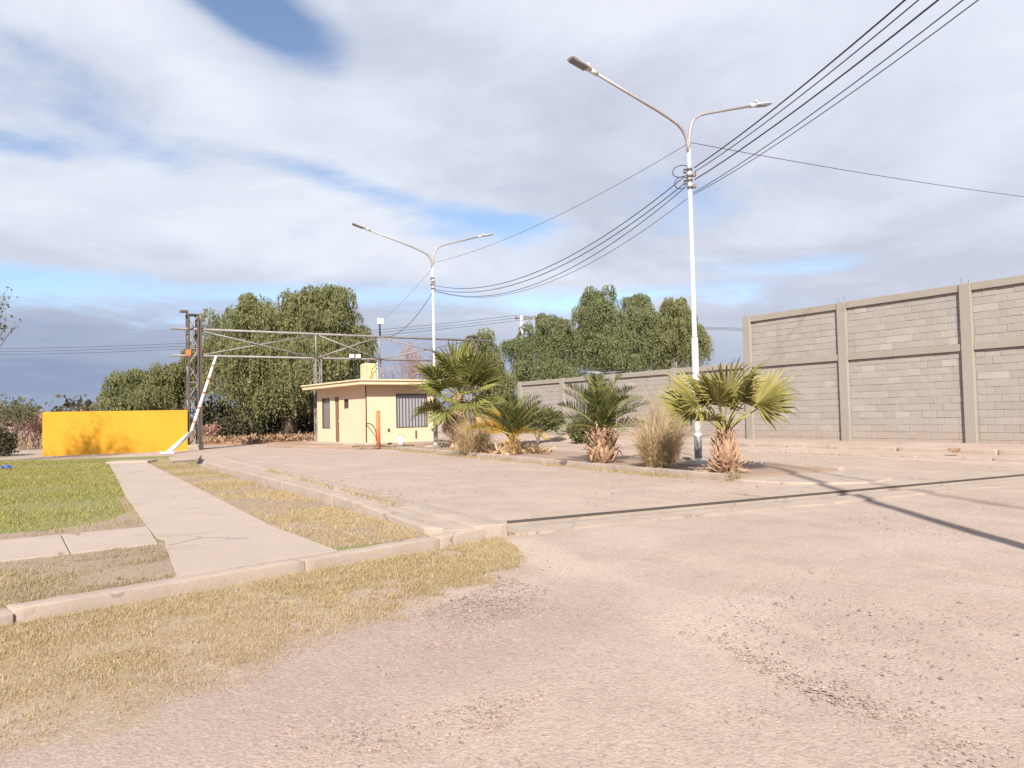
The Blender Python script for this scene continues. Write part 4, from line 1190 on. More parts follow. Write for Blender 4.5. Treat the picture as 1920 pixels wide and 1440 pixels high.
def orient(loc, azim, elev, roll, scale):
    return Matrix.Translation(loc) @ Matrix.Rotation(R_(azim), 4, 'Z') @ Matrix.Rotation(R_(-elev), 4, 'Y') @ Matrix.Rotation(R_(roll), 4, 'X') @ Matrix.Scale(scale, 4)
def inst(name, me, mat, parent, M):
    me2 = me
    if not me.materials: me.materials.append(MATS[mat])
    elif me.materials[0] != MATS[mat]:
        key = me.name.split('.')[0] + mat
        me2 = me.copy(); me2.materials[0] = MATS[mat]
    o = bpy.data.objects.new(name, me2); COL.objects.link(o); attach(o, parent); o.matrix_basis = M
    return o
def fan_palm(label, base, trunk_h, trunk_r, leaves, blade, petl, mat, boots, seed, fibre='boot_fibre', stretch=1.0, fan=112):
    r = random.Random(seed)
    pm = thing('fan_palm', label, 'palm', base)
    b = Vector(base)
    mb = MB()
    mb.tube([b + Vector((0, 0, -.1)), b + Vector((0, 0, trunk_h * .3)), b + Vector((0, 0, trunk_h * .75)), b + Vector((0, 0, trunk_h * 1.05))], [trunk_r * 1.25, trunk_r * 1.1, trunk_r * .75, trunk_r * .35], 12)
    tk_ = mb.build('trunk', 'trunk_fibre', pm, True)
    bm_ = boot_meshes
    for k in range(boots):
        f = (k + .5) / boots; az_ = k * 137.5 + r.uniform(-12, 12)
        rad = trunk_r * (1.22 - .65 * f) * 1.0
        loc = b + Vector((math.cos(R_(az_)) * rad, math.sin(R_(az_)) * rad, trunk_h * f * 1.0 + .02))
        out = r.uniform(38, 80) - (50 * (1 - f) if f < .3 else 0)
        inst('leaf_base', bm_[k % 3], fibre, tk_, orient(loc, az_, out, r.uniform(-25, 25), (.62 + .35 * (1 - f)) * r.uniform(.8, 1.2) * trunk_r / .2 * stretch))
    top = b + Vector((0, 0, trunk_h * .98))
    for k, (az_, ev_, sc_, roll) in enumerate(leaves):
        st, bl = fan_leaf(seed * 100 + k, blade / sc_ if False else blade, petl, 24 + (k % 4), fan + 3 * (k % 4), .18)
        M = orient(top, az_, ev_, roll, sc_)
        fo = inst('frond', bl, mat, pm, M)
        inst('stalk', st, 'petiole', fo, M)
    return pm
# dried leaf bases
boot_meshes = []
for k in range(3):
    mb = MB(); L = .22 + .04 * k
    mb.add([(0, -.055, 0), (0, .055, 0), (L * .6, .032, .012), (L * .6, -.032, .012), (L, .012, .03), (L, -.012, .03),
            (0, -.045, -.02), (0, .045, -.02), (L * .6, .024, -.008), (L * .6, -.024, -.008)],
           [(0, 1, 2, 3), (3, 2, 4, 5), (6, 9, 8, 7), (9, 5, 4, 8), (0, 3, 9, 6), (1, 7, 8, 2), (3, 5, 9), (2, 8, 4)], .5)
    boot_meshes.append(mb.mesh('leaf_base'))

# near fan palm: azimuth 0 = right, 90 = away, 270 = towards the camera
pb = G(1362, 886, .1)
fan_palm('near fan palm with a shaggy stub trunk beside the lamp foot', (pb.x, pb.y, .1), .80, .19,
         [(268, 70, 1.0, 8), (198, 44, 1.08, -45), (172, 34, 1.05, -35), (158, 56, .95, 10), (336, 42, 1.1, 45), (6, 34, 1.08, 35), (20, 52, 1.0, 10), (305, 58, 1.05, 30), (236, 56, .95, -30),
          (95, 66, .9, 0), (130, 58, .9, 0), (215, 26, .75, 0)],
         .90, .76, 'fan_leaf', 120, 3, fan=101)
# far fan palm behind the grass clump
pb = G(862, 838, .1)
lv = []
r5 = random.Random(5)
for k in range(30):
    f = k / 29
    lv.append((k * 137.5 + r5.uniform(-15, 15), 82 - 118 * f + r5.uniform(-6, 6), 1.0 - .1 * f, r5.uniform(-35, 35)))
p1 = fan_palm('big far fan palm with drooping leaves in front of the guard house window', (pb.x, pb.y, .1), 2.0, .26, lv, 1.30, 1.15, 'fan_leaf_deep', 70, 5, 'boot_fibre')
for k in range(9):                                          # dead skirt
    st, bl = fan_leaf(900 + k, .8, .7, 20, 70, .5)
    bb = Vector((pb.x, pb.y, 1.75)); M = orient(bb, k * 40 + 7, -68 + (k % 3) * 9, 20 * (k % 2), .95)
    fo = inst('dead_frond', bl, 'dead_leaf', p1, M); inst('stalk', st, 'dead_leaf', fo, M)
def date_palm(label, base, trunk_h, trunk_r, fronds, seed, leafm='date_leaf', boots=50, fib='boot_fibre', L=1.6, leaf=.36):
    pm = thing('date_palm', label, 'palm', base); b = Vector(base); r = random.Random(seed)
    mb = MB(); mb.tube([b + Vector((0, 0, -.1)), b + Vector((0, 0, trunk_h * .5)), b + Vector((0, 0, trunk_h))], [trunk_r, trunk_r * 1.05, trunk_r * .5], 12)
    tk_ = mb.build('trunk', 'trunk_fibre', pm, True)
    for k in range(boots):
        f = (k + .5) / boots; az_ = k * 137.5 + r.uniform(-12, 12)
        rad = trunk_r * (1.05 - .35 * f)
        loc = b + Vector((math.cos(R_(az_)) * rad, math.sin(R_(az_)) * rad, trunk_h * f))
        inst('leaf_base', boot_meshes[k % 3], fib, tk_, orient(loc, az_, r.uniform(15, 78), r.uniform(-30, 30), r.uniform(.55, 1.05) * trunk_r / .2))
    top = b + Vector((0, 0, trunk_h))
    for k, (az_, ev_, sc_, mt) in enumerate(fronds):
        ra, bl = date_frond(seed * 50 + k, L, 34, leaf, r.uniform(.5, .95), .5)
        M = orient(top, az_, ev_, r.uniform(-14, 14), sc_)
        fo = inst('frond', bl, mt or leafm, pm, M); inst('rachis', ra, 'petiole', fo, M)
    return pm
pb = G(1130, 867, .1)
r9 = random.Random(9)
fr = [(k * 137.5 + r9.uniform(-14, 14), 84 - 72 * (k / 23) + r9.uniform(-5, 5), 1.0 - .18 * (k / 23), None) for k in range(24)]
p3 = date_palm('middle date palm with a pale peeling trunk on the median', (pb.x, pb.y, .1), .78, .27, fr, 4, L=1.55, boots=70, leaf=.34)
for k in range(26):                                         # dead brown leaves hanging on the trunk
    a_ = k * 43; z_ = .35 + .55 * ((k * 37) % 100) / 100
    st, bl = None, MB()
    for j in range(3):
        q0 = Vector((0, 0, 0)); bl.add([(0, -.03, 0), (0, .03, 0), (.22, .025, .06), (.22, -.025, .06), (.42, .004, -.08)], [(0, 1, 2, 3), (3, 2, 4)], .2 + .3 * j)
    inst('dead_leaf', bl.mesh('dead_leaf'), 'dead_leaf', p3, orient(Vector((pb.x + .24 * math.cos(R_(a_)), pb.y + .24 * math.sin(R_(a_)), .1 + z_)), a_, -35 - (k % 5) * 11, (k % 7) * 12 - 36, 1.0))
pb = G(963, 852, .1)
fr = [(k * 137.5 + r9.uniform(-14, 14), 82 - 66 * (k / 19) + r9.uniform(-5, 5), 1.0 - .1 * (k / 19), 'date_leaf_yellow' if k in (18,) else None) for k in range(20)]
fr += [(182, 46, 1.05, None), (196, 30, 1.0, 'date_leaf_yellow')]
date_palm('small date palm with a yellow leaf-base stem beside the dry grass', (pb.x, pb.y, .1), .55, .17, fr, 6, L=1.55, boots=46, fib='yellow_boot', leaf=.34)

# ================================================================== GRASS CLUMPS, SHRUBS, TREES
def grass_clump(label, base, h, rad, n, mat, seed, plume=0, lean=1.0):
    r = np.random.default_rng(seed)
    th = r.uniform(0, 2 * np.pi, n); rr = rad * .45 * np.sqrt(r.uniform(0, 1, n))
    b0 = np.column_stack([base[0] + rr * np.cos(th), base[1] + rr * np.sin(th), np.full(n, base[2])])
    th2 = th + r.normal(0, .9, n); le = r.uniform(.02, .95, n) ** 1.2 * lean * (.35 + rr / (rad * .45))
    L = h * r.uniform(.3, 1.15, n) * (.82 + .3 * np.sin(th * 2 + seed) + .14 * np.sin(th * 5 + seed)); W = r.uniform(.007, .016, n)
    d = np.stack([np.cos(th2), np.sin(th2)], 1); tw = r.uniform(0, 2 * np.pi, n); sd = np.column_stack([np.cos(tw), np.sin(tw), np.zeros(n)])
    pts = [b0]
    cur = b0
    for s_, k in enumerate((.35, .8, 1.5, 2.1)):
        a_ = np.minimum(le * k, 2.4)
        cur = cur + np.column_stack([d * (np.sin(a_) * L / 4)[:, None], np.cos(a_) * L / 4]); pts.append(cur)
    wf = [1, 1, .85, .55, .12]
    V = np.stack([q_ for p_, f in zip(pts, wf) for q_ in (p_ - sd * (W * f / 2)[:, None], p_ + sd * (W * f / 2)[:, None])], 1).reshape(-1, 3)
    V[:, 2] = np.maximum(V[:, 2], base[2] + .005)
    i = np.arange(n) * 10
    Fc = np.concatenate([np.stack([i + 2 * k, i + 2 * k + 1, i + 2 * k + 3, i + 2 * k + 2], 1) for k in range(4)])
    o = thing('grass_clump', label, 'grass', base)
    mass('blades', V, Fc, np.repeat(r.uniform(0, 1, n), 10), mat, o)
    return o
b = G(888, 849, .1)
grass_clump('straw-coloured grass clump under the far fan palm', (b.x, b.y, .09), 1.35, .75, 2600, 'clump_blade', 1, lean=1.3)
b = G(1232, 876, .1)
cl = grass_clump('tall dry grass clump beside the near lamp post', (b.x, b.y, .09), 1.15, .55, 2600, 'clump_blade', 2, lean=.95)
b2 = G(1248, 868, .1)
r_ = np.random.default_rng(4)
c2_ = grass_clump('tall reddish plume grass rising behind the dry clump by the lamp', (b2.x + .05, b2.y + .1, .09), 1.75, .6, 1100, 'clump_blade_dark', 3, lean=.62)

def twiggy(mb, p, d, L, r, depth, rnd, tips=None, up=.25, spread=.7, tint=.5):
    """recursive bare branches"""
    p = Vector(p); d = Vector(d).normalized()
    m_ = p + d * L * .5 + Vector((rnd.uniform(-1, 1), rnd.uniform(-1, 1), rnd.uniform(-.5, 1))) * L * .07
    e = m_ + (d + Vector((rnd.uniform(-1, 1), rnd.uniform(-1, 1), rnd.uniform(-.4, 1))) * .22).normalized() * L * .5
    mb.tube([p, m_, e], [r, r * .82, r * .62], 4 if r < .03 else 7, cap=False, tint=tint)
    if tips is not None and depth <= 1: tips.append(e)
    if depth <= 0: return
    for k in range(rnd.choice((2, 3, 3))):
        nd = (d + Vector((rnd.uniform(-1, 1), rnd.uniform(-1, 1), rnd.uniform(-.5, .9) + up)) * spread).normalized()
        twiggy(mb, p.lerp(e, rnd.uniform(.55, 1.0)) if k else e, nd, L * rnd.uniform(.6, .82), r * .58, depth - 1, rnd, tips, up, spread, tint)
def leaf_cloud(centres, per, spread, size, r, drop=0.0):
    """leaf-sized quads scattered round points"""
    c = np.repeat(np.array(centres), per, 0); n = len(c)
    c = c + r.normal(0, 1, (n, 3)) * spread; c[:, 2] -= np.abs(r.normal(0, 1, n)) * drop
    return leaf_quads(c, size, r, drop > 0)
def leaf_quads(c, size, r, hang=False):
    n = len(c)
    a = r.normal(0, 1, (n, 3))
    if hang: a[:, 2] -= 2.2
    a /= np.linalg.norm(a, axis=1)[:, None]
    b = np.cross(a, r.normal(0, 1, (n, 3))); b /= np.linalg.norm(b, axis=1)[:, None] + 1e-9
    sz_ = r.uniform(.55, 1.55, n)[:, None]; L = size[0] * sz_ * r.uniform(.8, 1.2, n)[:, None]; W = size[1] * sz_ * r.uniform(.7, 1.3, n)[:, None]
    V = np.stack([c, c + a * L * .5 + b * W * .5, c + a * L, c + a * L * .5 - b * W * .5], 1).reshape(-1, 3)
    return V, np.arange(n * 4).reshape(-1, 4), n
def tree_core(name, label, cat, base, group=None): return thing(name, label, cat, base, group)

def pepper_tree(label, base, H, lobes, mat, seed, strands=1500, leaf=(.15, .056), skirt=1.7, trunk_r=.35, tuft=1.0):
    """weeping tree: lobes = (dx, dy, z, rx, ry, rz) of the crown; strands hang from each"""
    r = np.random.default_rng(seed); rnd = random.Random(seed)
    tr = thing('pepper_tree', label, 'tree', base, 'weeping trees behind the entrance')
    b = Vector(base); mb = MB()
    th = H * .22
    mb.tube([b + Vector((0, 0, -.2)), b + Vector((.1, 0, th * .5)), b + Vector((.0, .1, th))], [trunk_r * 1.3, trunk_r, trunk_r * .8], 10)
    for (lx, ly, lz, rx, ry, rz) in lobes:
        e = b + Vector((lx * .8, ly * .8, lz))
        m_ = (b + Vector((0, .1, th))).lerp(e, .5) + Vector((rnd.uniform(-.3, .3), rnd.uniform(-.3, .3), .3))
        mb.tube([b + Vector((0, .1, th * .95)), m_, e], [trunk_r * .5, trunk_r * .3, trunk_r * .1], 6)
    mb.build('trunk', 'bark', tr, True)
    C, T = [], []
    vol = np.array([l[3] * l[4] + l[3] * l[5] for l in lobes]); vol = vol / vol.sum()
    for (lx, ly, lz, rx, ry, rz), f in zip(lobes, vol):
        # tufts sit on the lobe's skin; every tuft lets a fan of strands hang down
        nt = max(8, int(strands * f / 34))
        d = r.normal(0, 1, (nt, 3)); d /= np.linalg.norm(d, axis=1)[:, None]; d[:, 2] = np.where(d[:, 2] < -.45, -d[:, 2], d[:, 2])
        tc = np.array([lx, ly, lz]) + d * np.array([rx, ry, rz]) * r.uniform(.62, 1.12, nt)[:, None]
        ts_ = r.uniform(.32, .72, nt) * tuft; tt_ = np.clip(r.normal(.5, .26, nt), 0, 1); tl = r.uniform(.5, 1.2, nt)
        per = 34; n = nt * per
        e = r.normal(0, 1, (n, 3)); e /= np.linalg.norm(e, axis=1)[:, None]; e[:, 2] = np.abs(e[:, 2]) * .9 - .15
        own = np.repeat(np.arange(nt), per)
        s0 = tc[own] + e * ts_[own][:, None] * (r.uniform(.5, 1.0, n) ** .5)[:, None]
        L = skirt * tl[own] * r.uniform(.3, .9, n) * (1.1 - .45 * d[own, 2])
        nl = 15
        tt = np.linspace(0, 1, nl)[None, :]
        outw = (e[:, :2] * .35 + d[own, :2] * .25)
        px = s0[:, 0:1] + outw[:, 0:1] * np.sqrt(tt) * L[:, None] * .5 + r.normal(0, .03, (n, nl))
        py = s0[:, 1:2] + outw[:, 1:2] * np.sqrt(tt) * L[:, None] * .5 + r.normal(0, .03, (n, nl))
        pz = s0[:, 2:3] - L[:, None] * tt ** 1.3
        C.append(np.stack([px, py, pz], -1).reshape(-1, 3)); T.append(np.repeat(np.clip(tt_[own] * .7 + r.normal(.15, .18, n), 0, 1), nl))
        # leaves inside the crown
        n2 = int(n * 2.0); d2 = r.normal(0, 1, (n2, 3)); d2 /= np.linalg.norm(d2, axis=1)[:, None]
        C.append(np.array([lx, ly, lz]) + d2 * np.array([rx, ry, rz]) * (.72 * r.uniform(.2, 1, n2) ** .5)[:, None]); T.append(r.uniform(0, 1, n2))
    C = np.concatenate(C) + np.array(base); T = np.concatenate(T)
    k = C[:, 2] > .4; C, T = C[k], T[k]
    V, Fc, n = leaf_quads(C, leaf, r, True)
    mass('crown', V, Fc, np.repeat(np.clip(T + r.normal(0, .12, n), 0, 1), 4), mat, tr)
    return tr
def lobes_px(Y, X0, lst):
    """crown lobes from what the photo shows: (px, py, rx_px, rz_px) at distance Y"""
    out = []
    for (px, py, rx, rz, dyy) in lst:
        p_ = P(px, py, Y + dyy); k = Y / F_PX
        out.append((p_.x - X0.x, dyy, p_.z, rx * k, rx * k * .9, rz * k))
    return out
def put_tree(label, px, Y, H, lst, mat, seed, **kw):
    b_ = P(px, 800, Y); b_.z = 0
    return pepper_tree(label, (b_.x, b_.y, 0), H, lobes_px(Y, b_, lst), mat, seed, **kw)
put_tree('big round weeping pepper tree behind the gantry', 540, 49, 9.5,
         [(450, 622, 58, 60, 0), (600, 602, 66, 60, 0), (520, 618, 70, 55, 1), (655, 640, 40, 50, 1), (420, 680, 42, 50, -1), (500, 690, 80, 60, -2), (600, 690, 70, 60, -2), (660, 690, 36, 60, 0), (450, 722, 60, 40, -1), (540, 730, 70, 36, -1), (620, 724, 60, 36, 0), (560, 650, 70, 70, 2), (470, 570, 26, 22, 0), (570, 565, 30, 22, 0), (625, 562, 26, 22, 0)],
         'pepper_leaf', 1, strands=10500, skirt=2.2, tuft=1.15, trunk_r=.5)
put_tree('lower weeping tree between the gate tower and the big pepper tree', 350, 53, 6,
         [(335, 715, 44, 38, 0), (370, 700, 40, 44, 1), (310, 745, 40, 30, 0)], 'pepper_leaf', 2, strands=2300, skirt=1.6)
put_tree('small weeping tree farthest left above the yellow wall', 250, 56, 5,
         [(230, 728, 30, 28, 0), (265, 722, 34, 26, 0), (220, 765, 34, 20, -1), (280, 755, 40, 26, 0)], 'pepper_leaf', 3, strands=2300, skirt=1.4)
put_tree('rounded weeping tree beside the distant pole', 1020, 60, 9,
         [(1030, 622, 34, 32, 0), (990, 658, 40, 40, 0), (1060, 665, 36, 44, 1), (1020, 700, 60, 30, 0)], 'pepper_leaf_deep', 4, strands=3800, skirt=2.2)
put_tree('tallest pointed weeping tree behind the low wall', 1120, 61, 11.5,
         [(1120, 565, 28, 30, 0), (1120, 610, 44, 44, 0), (1105, 660, 46, 50, 1), (1150, 660, 46, 50, 0)], 'pepper_leaf_deep', 5, strands=4200, skirt=2.4)
put_tree('slim weeping tree in the middle of the wall trees', 1195, 62.5, 11,
         [(1196, 572, 20, 22, 0), (1200, 612, 40, 40, 0), (1200, 660, 44, 50, 0)], 'pepper_leaf_deep', 6, strands=3200, skirt=2.3)
put_tree('rightmost weeping tree behind the near lamp post', 1275, 61.5, 10.5,
         [(1276, 584, 30, 28, 0), (1270, 630, 44, 40, 0), (1290, 660, 36, 50, 0), (1240, 665, 36, 50, 1)], 'pepper_leaf', 7, strands=3600, skirt=2.3)
put_tree('weeping tree rising behind the far fan palm', 905, 57, 7.5,
         [(900, 650, 30, 30, 0), (915, 690, 36, 40, 0), (880, 710, 36, 36, 0), (935, 740, 26, 30, 0)], 'pepper_leaf', 8, strands=2600, skirt=1.7)

def shrub(label, base, lobes, mat, seed, n=1600, leaf=(.11, .05), stems=5, H=1.0, name='shrub', cat='shrub'):
    r = np.random.default_rng(seed); rnd = random.Random(seed)
    o = thing(name, label, cat, base); b = Vector(base); mb = MB()
    for k in range(stems):
        a_ = k * 6.28 / stems; twiggy(mb, b, (math.cos(a_) * .5, math.sin(a_) * .5, 1), H * .45, .03, 2, rnd, None)
    mb.build('stems', 'twig', o)
    C = []
    for (lx, ly, lz, rx, ry, rz) in lobes:
        m_ = n // len(lobes); d = r.normal(0, 1, (m_, 3)); d /= np.linalg.norm(d, axis=1)[:, None]
        bmp = (1 + .25 * np.sin(d[:, 0] * 7 + seed) * np.sin(d[:, 2] * 6 + seed)) * (r.uniform(.2, 1, m_) ** .4)
        C.append(np.array([lx, ly, lz]) + d * np.array([rx, ry, rz]) * bmp[:, None])
    C = np.concatenate(C) + np.array(base); C = C[C[:, 2] > base[2] + .02]
    V, Fc, m_ = leaf_quads(C, leaf, r); mass('foliage', V, Fc, np.repeat(r.uniform(0, 1, m_), 4), mat, o)
    return o
b = P(1008, 812, 33); b.z = .05
shrub('wide grey-green shrub on the far side of the median', tuple(b), [(0, 0, 1.05, .95, .7, .55), (.6, .1, 1.0, .6, .5, .45), (-.5, 0, 1.0, .55, .5, .45)], 'shrub_leaf', 31, 6500, H=1.3)
b = P(1086, 812, 31.5); b.z = .05
shrub('dark rounded shrub just left of the middle date palm', tuple(b), [(0, 0, .55, .5, .5, .5), (.25, 0, .4, .4, .4, .38)], 'shrub_leaf', 32, 2600, H=.9)
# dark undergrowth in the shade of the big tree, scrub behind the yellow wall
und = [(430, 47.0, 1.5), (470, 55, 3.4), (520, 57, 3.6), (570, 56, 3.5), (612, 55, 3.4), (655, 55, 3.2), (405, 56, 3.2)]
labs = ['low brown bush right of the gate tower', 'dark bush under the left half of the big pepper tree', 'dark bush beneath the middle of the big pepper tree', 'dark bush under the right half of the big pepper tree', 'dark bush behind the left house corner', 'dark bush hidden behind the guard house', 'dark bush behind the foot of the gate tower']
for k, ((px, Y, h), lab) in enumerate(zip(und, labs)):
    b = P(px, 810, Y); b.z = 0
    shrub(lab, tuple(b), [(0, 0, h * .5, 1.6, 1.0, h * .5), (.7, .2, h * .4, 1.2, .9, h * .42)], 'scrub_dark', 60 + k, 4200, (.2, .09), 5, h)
def bare_shrub(label, base, H, seed, mat='twig', n=6, depth=4, leaves=0, leafm='red_leaf', r0=.035, spread=.6, name='bare_shrub', cat='shrub'):
    rnd = random.Random(seed); r = np.random.default_rng(seed); o = thing(name, label, cat, base); mb = MB(); tips = []
    for k in range(n):
        a_ = rnd.uniform(0, 6.28); twiggy(mb, Vector(base) + Vector((math.cos(a_) * .12, math.sin(a_) * .12, -.05)), (math.cos(a_) * .45, math.sin(a_) * .45, 1), H * .38, r0, depth, rnd, tips, .25, spread)
    mb.build('branches', mat, o)
    if leaves:
        V, Fc, m_ = leaf_cloud([tuple(t_) for t_ in tips], leaves, .12, (.10, .06), r); mass('leaves', V, Fc, np.repeat(r.uniform(0, 1, m_), 4), leafm, o)
    return o
for k, (px, Y, H, mt, lab, lv_) in enumerate(((10, 41, 2.6, 'twig', 'grey twiggy shrub at the far left edge', 3), (32, 44, 2.4, 'twig', 'pale leafless shrub next to the far left edge', 2),
        (56, 46, 1.9, 'twig_red', 'reddish bare shrub left of the yellow wall', 2), (72, 43, 1.7, 'twig_red', 'low reddish scrub touching the yellow wall end', 2),
        (150, 50, 2.2, 'twig_red', 'reddish twigs peeping over the yellow wall middle', 1), (115, 48, 2.1, 'twig', 'thin twigs peeping over the yellow wall left part', 1),
        (-25, 40, 2.7, 'twig', 'grey twiggy shrub beyond the left edge', 3), (400, 45.5, 1.1, 'twig_red', 'low reddish twigs behind the gate tower foot', 1),
        (1075, 56, 3.0, 'twig', 'bare twigs behind the low wall', 0))):
    b = P(px, 810, Y); b.z = 0
    bare_shrub(lab, tuple(b), H, 200 + k, mt, 6, 4, lv_, 'red_leaf' if 'red' in mt else 'shrub_leaf')
b = P(6, 850, 33.5); b.z = 0
shrub('dark low bush at the far left edge of the lawn', tuple(b), [(0, 0, .55, .6, .5, .6), (-.8, .2, .7, .8, .6, .8)], 'scrub_dark', 90, 2600, (.13, .06), 5, 1.0)
b = P(765, 800, 56); b.z = 0
bare_shrub('tree with sparse pinkish autumn leaves behind the guard house', tuple(b), 5.8, 230, 'twig_red', 3, 5, 1, 'red_leaf', .06, .55, 'bare_tree', 'tree')
b = P(800, 800, 58); b.z = 0
bare_shrub('second sparse pinkish tree right of the first behind the guard house', tuple(b), 5.4, 231, 'twig_red', 3, 5, 1, 'red_leaf', .06, .55, 'bare_tree', 'tree')
# two small trees just outside the left edge; their shadows fall on the yellow wall
bare_shrub('small sparse tree at the very left edge with bare twigs', (-19.95, 27.0, .05), 5.7, 240, 'twig', 4, 5, 1, 'shrub_leaf', .06, .36, 'bare_tree', 'tree')
bare_shrub('small sparse tree beyond the left edge near the lawn', (-19.3, 24.0, .05), 7.6, 241, 'twig', 3, 5, 1, 'shrub_leaf', .07, .27, 'bare_tree', 'tree')

# leaf litter and brush heap under the big tree
hp_poly = [xy(P(372, 820, 41.5)), xy(P(600, 820, 43)), xy(P(640, 820, 52)), xy(P(380, 820, 50))]
pts = sample_poly(hp_poly, 9000)
zz = .12 + .28 * pnoise(pts[:, 0], pts[:, 1], 1.3, 40) * rng.uniform(0, 1, len(pts))
V, Fc, n = leaf_quads(np.column_stack([pts, zz]), (.22, .09), rng)
o = mass('leaf_litter', V, Fc, np.repeat(rng.uniform(0, 1, n), 4), 'litter_leaf'); tag(o, 'brown heap of leaf litter and twigs under the big pepper tree', 'litter', kind='stuff')
slab('litter_bed', hp_poly, -.1, .10, 'litter', 0)
scr_poly = [(-60, 38), (-20.5, 38), (-16, 41), (-16, 75), (-90, 75)]
pts = sample_poly(scr_poly, 16000); h = .2 + .55 * pnoise(pts[:, 0], pts[:, 1], .5, 44)
o = blades('field_scrub', pts, 0.0, .75, .03, 'clump_blade_dark', .7); tag(o, 'dry reddish weeds in the field behind the yellow wall', 'weeds', kind='stuff')

# far belt of trees on the horizon
far_pts = []
for k in range(900):
    a_ = rng.uniform(-1.0, .95); Yf = rng.uniform(180, 240)
    far_pts.append((math.tan(a_) * Yf, Yf, rng.uniform(.1, 3.3 + 1.8 * math.sin(a_ * 9) + 1.2 * math.sin(a_ * 23))))
V, Fc, n = leaf_cloud(far_pts, 14, 1.4, (1.5, .8), rng)
V[:, 2] = np.maximum(V[:, 2], 0)
o = mass('far_woods', V, Fc, np.repeat(rng.uniform(0, 1, n), 4), 'scrub_dark'); tag(o, 'thin dark line of far woods on the horizon', 'woods', kind='stuff')

# ================================================================== GRASS AND GRAVEL (nobody could count these)
def keep_by(pts, f): return pts[rng.uniform(0, 1, len(pts)) < f]
# dry verge in front of the kerb
verge = [xy(G(-420, 1250)), xy(G(-60, 1190)), xy(G(28, 1172)), xy(G(500, 1086)), xy(G(800, 1032)), xy(G(940, 1006)), xy(G(1000, 1050)), xy(G(920, 1130)), xy(G(820, 1220)), xy(G(700, 1300)), xy(G(560, 1370)), xy(G(360, 1450)), xy(G(100, 1520)), xy(G(-420, 1560))]
vb = [((q_.x - KA0.x) * kd.x + (q_.y - KA0.y) * kd.y, -((q_.x - KA0.x) * kn.x + (q_.y - KA0.y) * kn.y)) for q_ in (G(-60, 1470), G(60, 1425), G(200, 1395), G(380, 1305), G(560, 1240), G(740, 1168), G(860, 1110), G(965, 1050))]
vb = sorted(vb + [(-4.5, vb[0][1]), (KL + .5, .08)])
VS, VN = [v_[0] for v_ in vb], [v_[1] for v_ in vb]
def verge_density(p):
    nz = pnoise(p[:, 0], p[:, 1], 2.2, 51)
    # distance to the kerb foot, along the kerb
    s_ = (p[:, 0] - KA0.x) * kd.x + (p[:, 1] - KA0.y) * kd.y
    nn_ = -((p[:, 0] - KA0.x) * kn.x + (p[:, 1] - KA0.y) * kn.y)
    lim = np.interp(s_, VS, VN)
    lim = lim * (.84 + .32 * pnoise(p[:, 0], p[:, 1], 1.9, 54))
    edge = np.clip((lim + .12 - nn_) / .32, 0, 1)
    bare = np.interp(s_, [-4, 1.2, 2.4, KL], [.12, .25, .52, .45])
    return edge * np.clip((nz - bare) * 3.4 + .42, .05, 1) * np.clip(pnoise(p[:, 0], p[:, 1], 9.0, 57) * 1.9 - .1, .15, 1)
pts = sample_poly(verge, 620000); near_v = sample_poly(verge, 420000); near_v = keep_by(near_v, np.clip((5.0 - near_v[:, 1]) / 1.2, 0, 1)); pts = np.concatenate([pts, near_v])
pts = keep_by(pts, verge_density(pts))
o = blades('dry_grass', pts, -.006, .034, .0040, 'dry_grass', 1.7, tint_shift=pnoise(pts[:, 0], pts[:, 1], 1.1, 61), one=True); tag(o, 'dry yellow grass verge in the left foreground', 'grass', kind='stuff')
def on_lawn(poly, n, name, mat, lab, L, W, dens=None, z=.085):
    pts = sample_poly(poly, n)
    for bad in ([tuple(q_) for q_ in far_poly], [tuple(q_) for q_ in near_poly]):
        pts = pts[~in_poly(pts[:, 0], pts[:, 1], bad)]
    if dens is not None: pts = keep_by(pts, dens(pts))
    o = blades(name, pts, z, L, W, mat, 1.0, tint_shift=pnoise(pts[:, 0], pts[:, 1], .9, 70), one=True); tag(o, lab, 'grass', kind='stuff'); return o
lawn = [xy(A0), xy(lerp(A0, A1, .985)), xy(PLf[4]), xy(PLf[3]), xy(PLf[2]), xy(PLf[1]), xy(PLf[0]), xy(G(200, 862, .1)), xy(G(80, 864, .1)), (-33, 30)]
def lawn_edge(p):
    a_ = Vector(xy(A0)); d_ = (Vector(xy(A1)) - a_).normalized()
    n_ = (p[:, 1] - a_.y) * d_.x - (p[:, 0] - a_.x) * d_.y
    return np.clip((n_ - .1 + (pnoise(p[:, 0], p[:, 1], 2.0, 78) - .5) * .5) / .5, .12, 1)
on_lawn(lawn, 170000, 'lawn_grass', 'green_grass', 'short green lawn left of the path', .045, .011, lambda p: np.clip(pnoise(p[:, 0], p[:, 1], 1.2, 77) * 1.6 - .05, .15, 1) * lawn_edge(p))
strip_near = [xy(B0), xy(lerp(B0, B1, .985)), xy(PLf[5]), kp(KA0, sA, KW), kp(KA0, -7, KW)]
on_lawn(strip_near, 130000, 'strip_grass', 'dry_grass_grey', 'withered grass strip between the side path and the kerb', .036, .006, lambda p: np.clip(pnoise(p[:, 0], p[:, 1], 2.6, 81) * 2.4 - .75, .03, 1))
strip_mid = [xy(PRt[0]), xy(PRt[1]), xy(PRt[2]), xy(PRt[3]), xy(PRt[4]), kp(KA0, KL - 1.0, KW), xy(CB1), xy(CB0), xy(G(300, 858, .1))]
on_lawn(strip_mid, 150000, 'strip_grass', 'dry_grass', 'yellowing grass strip between the path and the channel wall', .036, .008, lambda p: np.clip(pnoise(p[:, 0], p[:, 1], 1.9, 83) * 2.6 - .95, .04, 1))
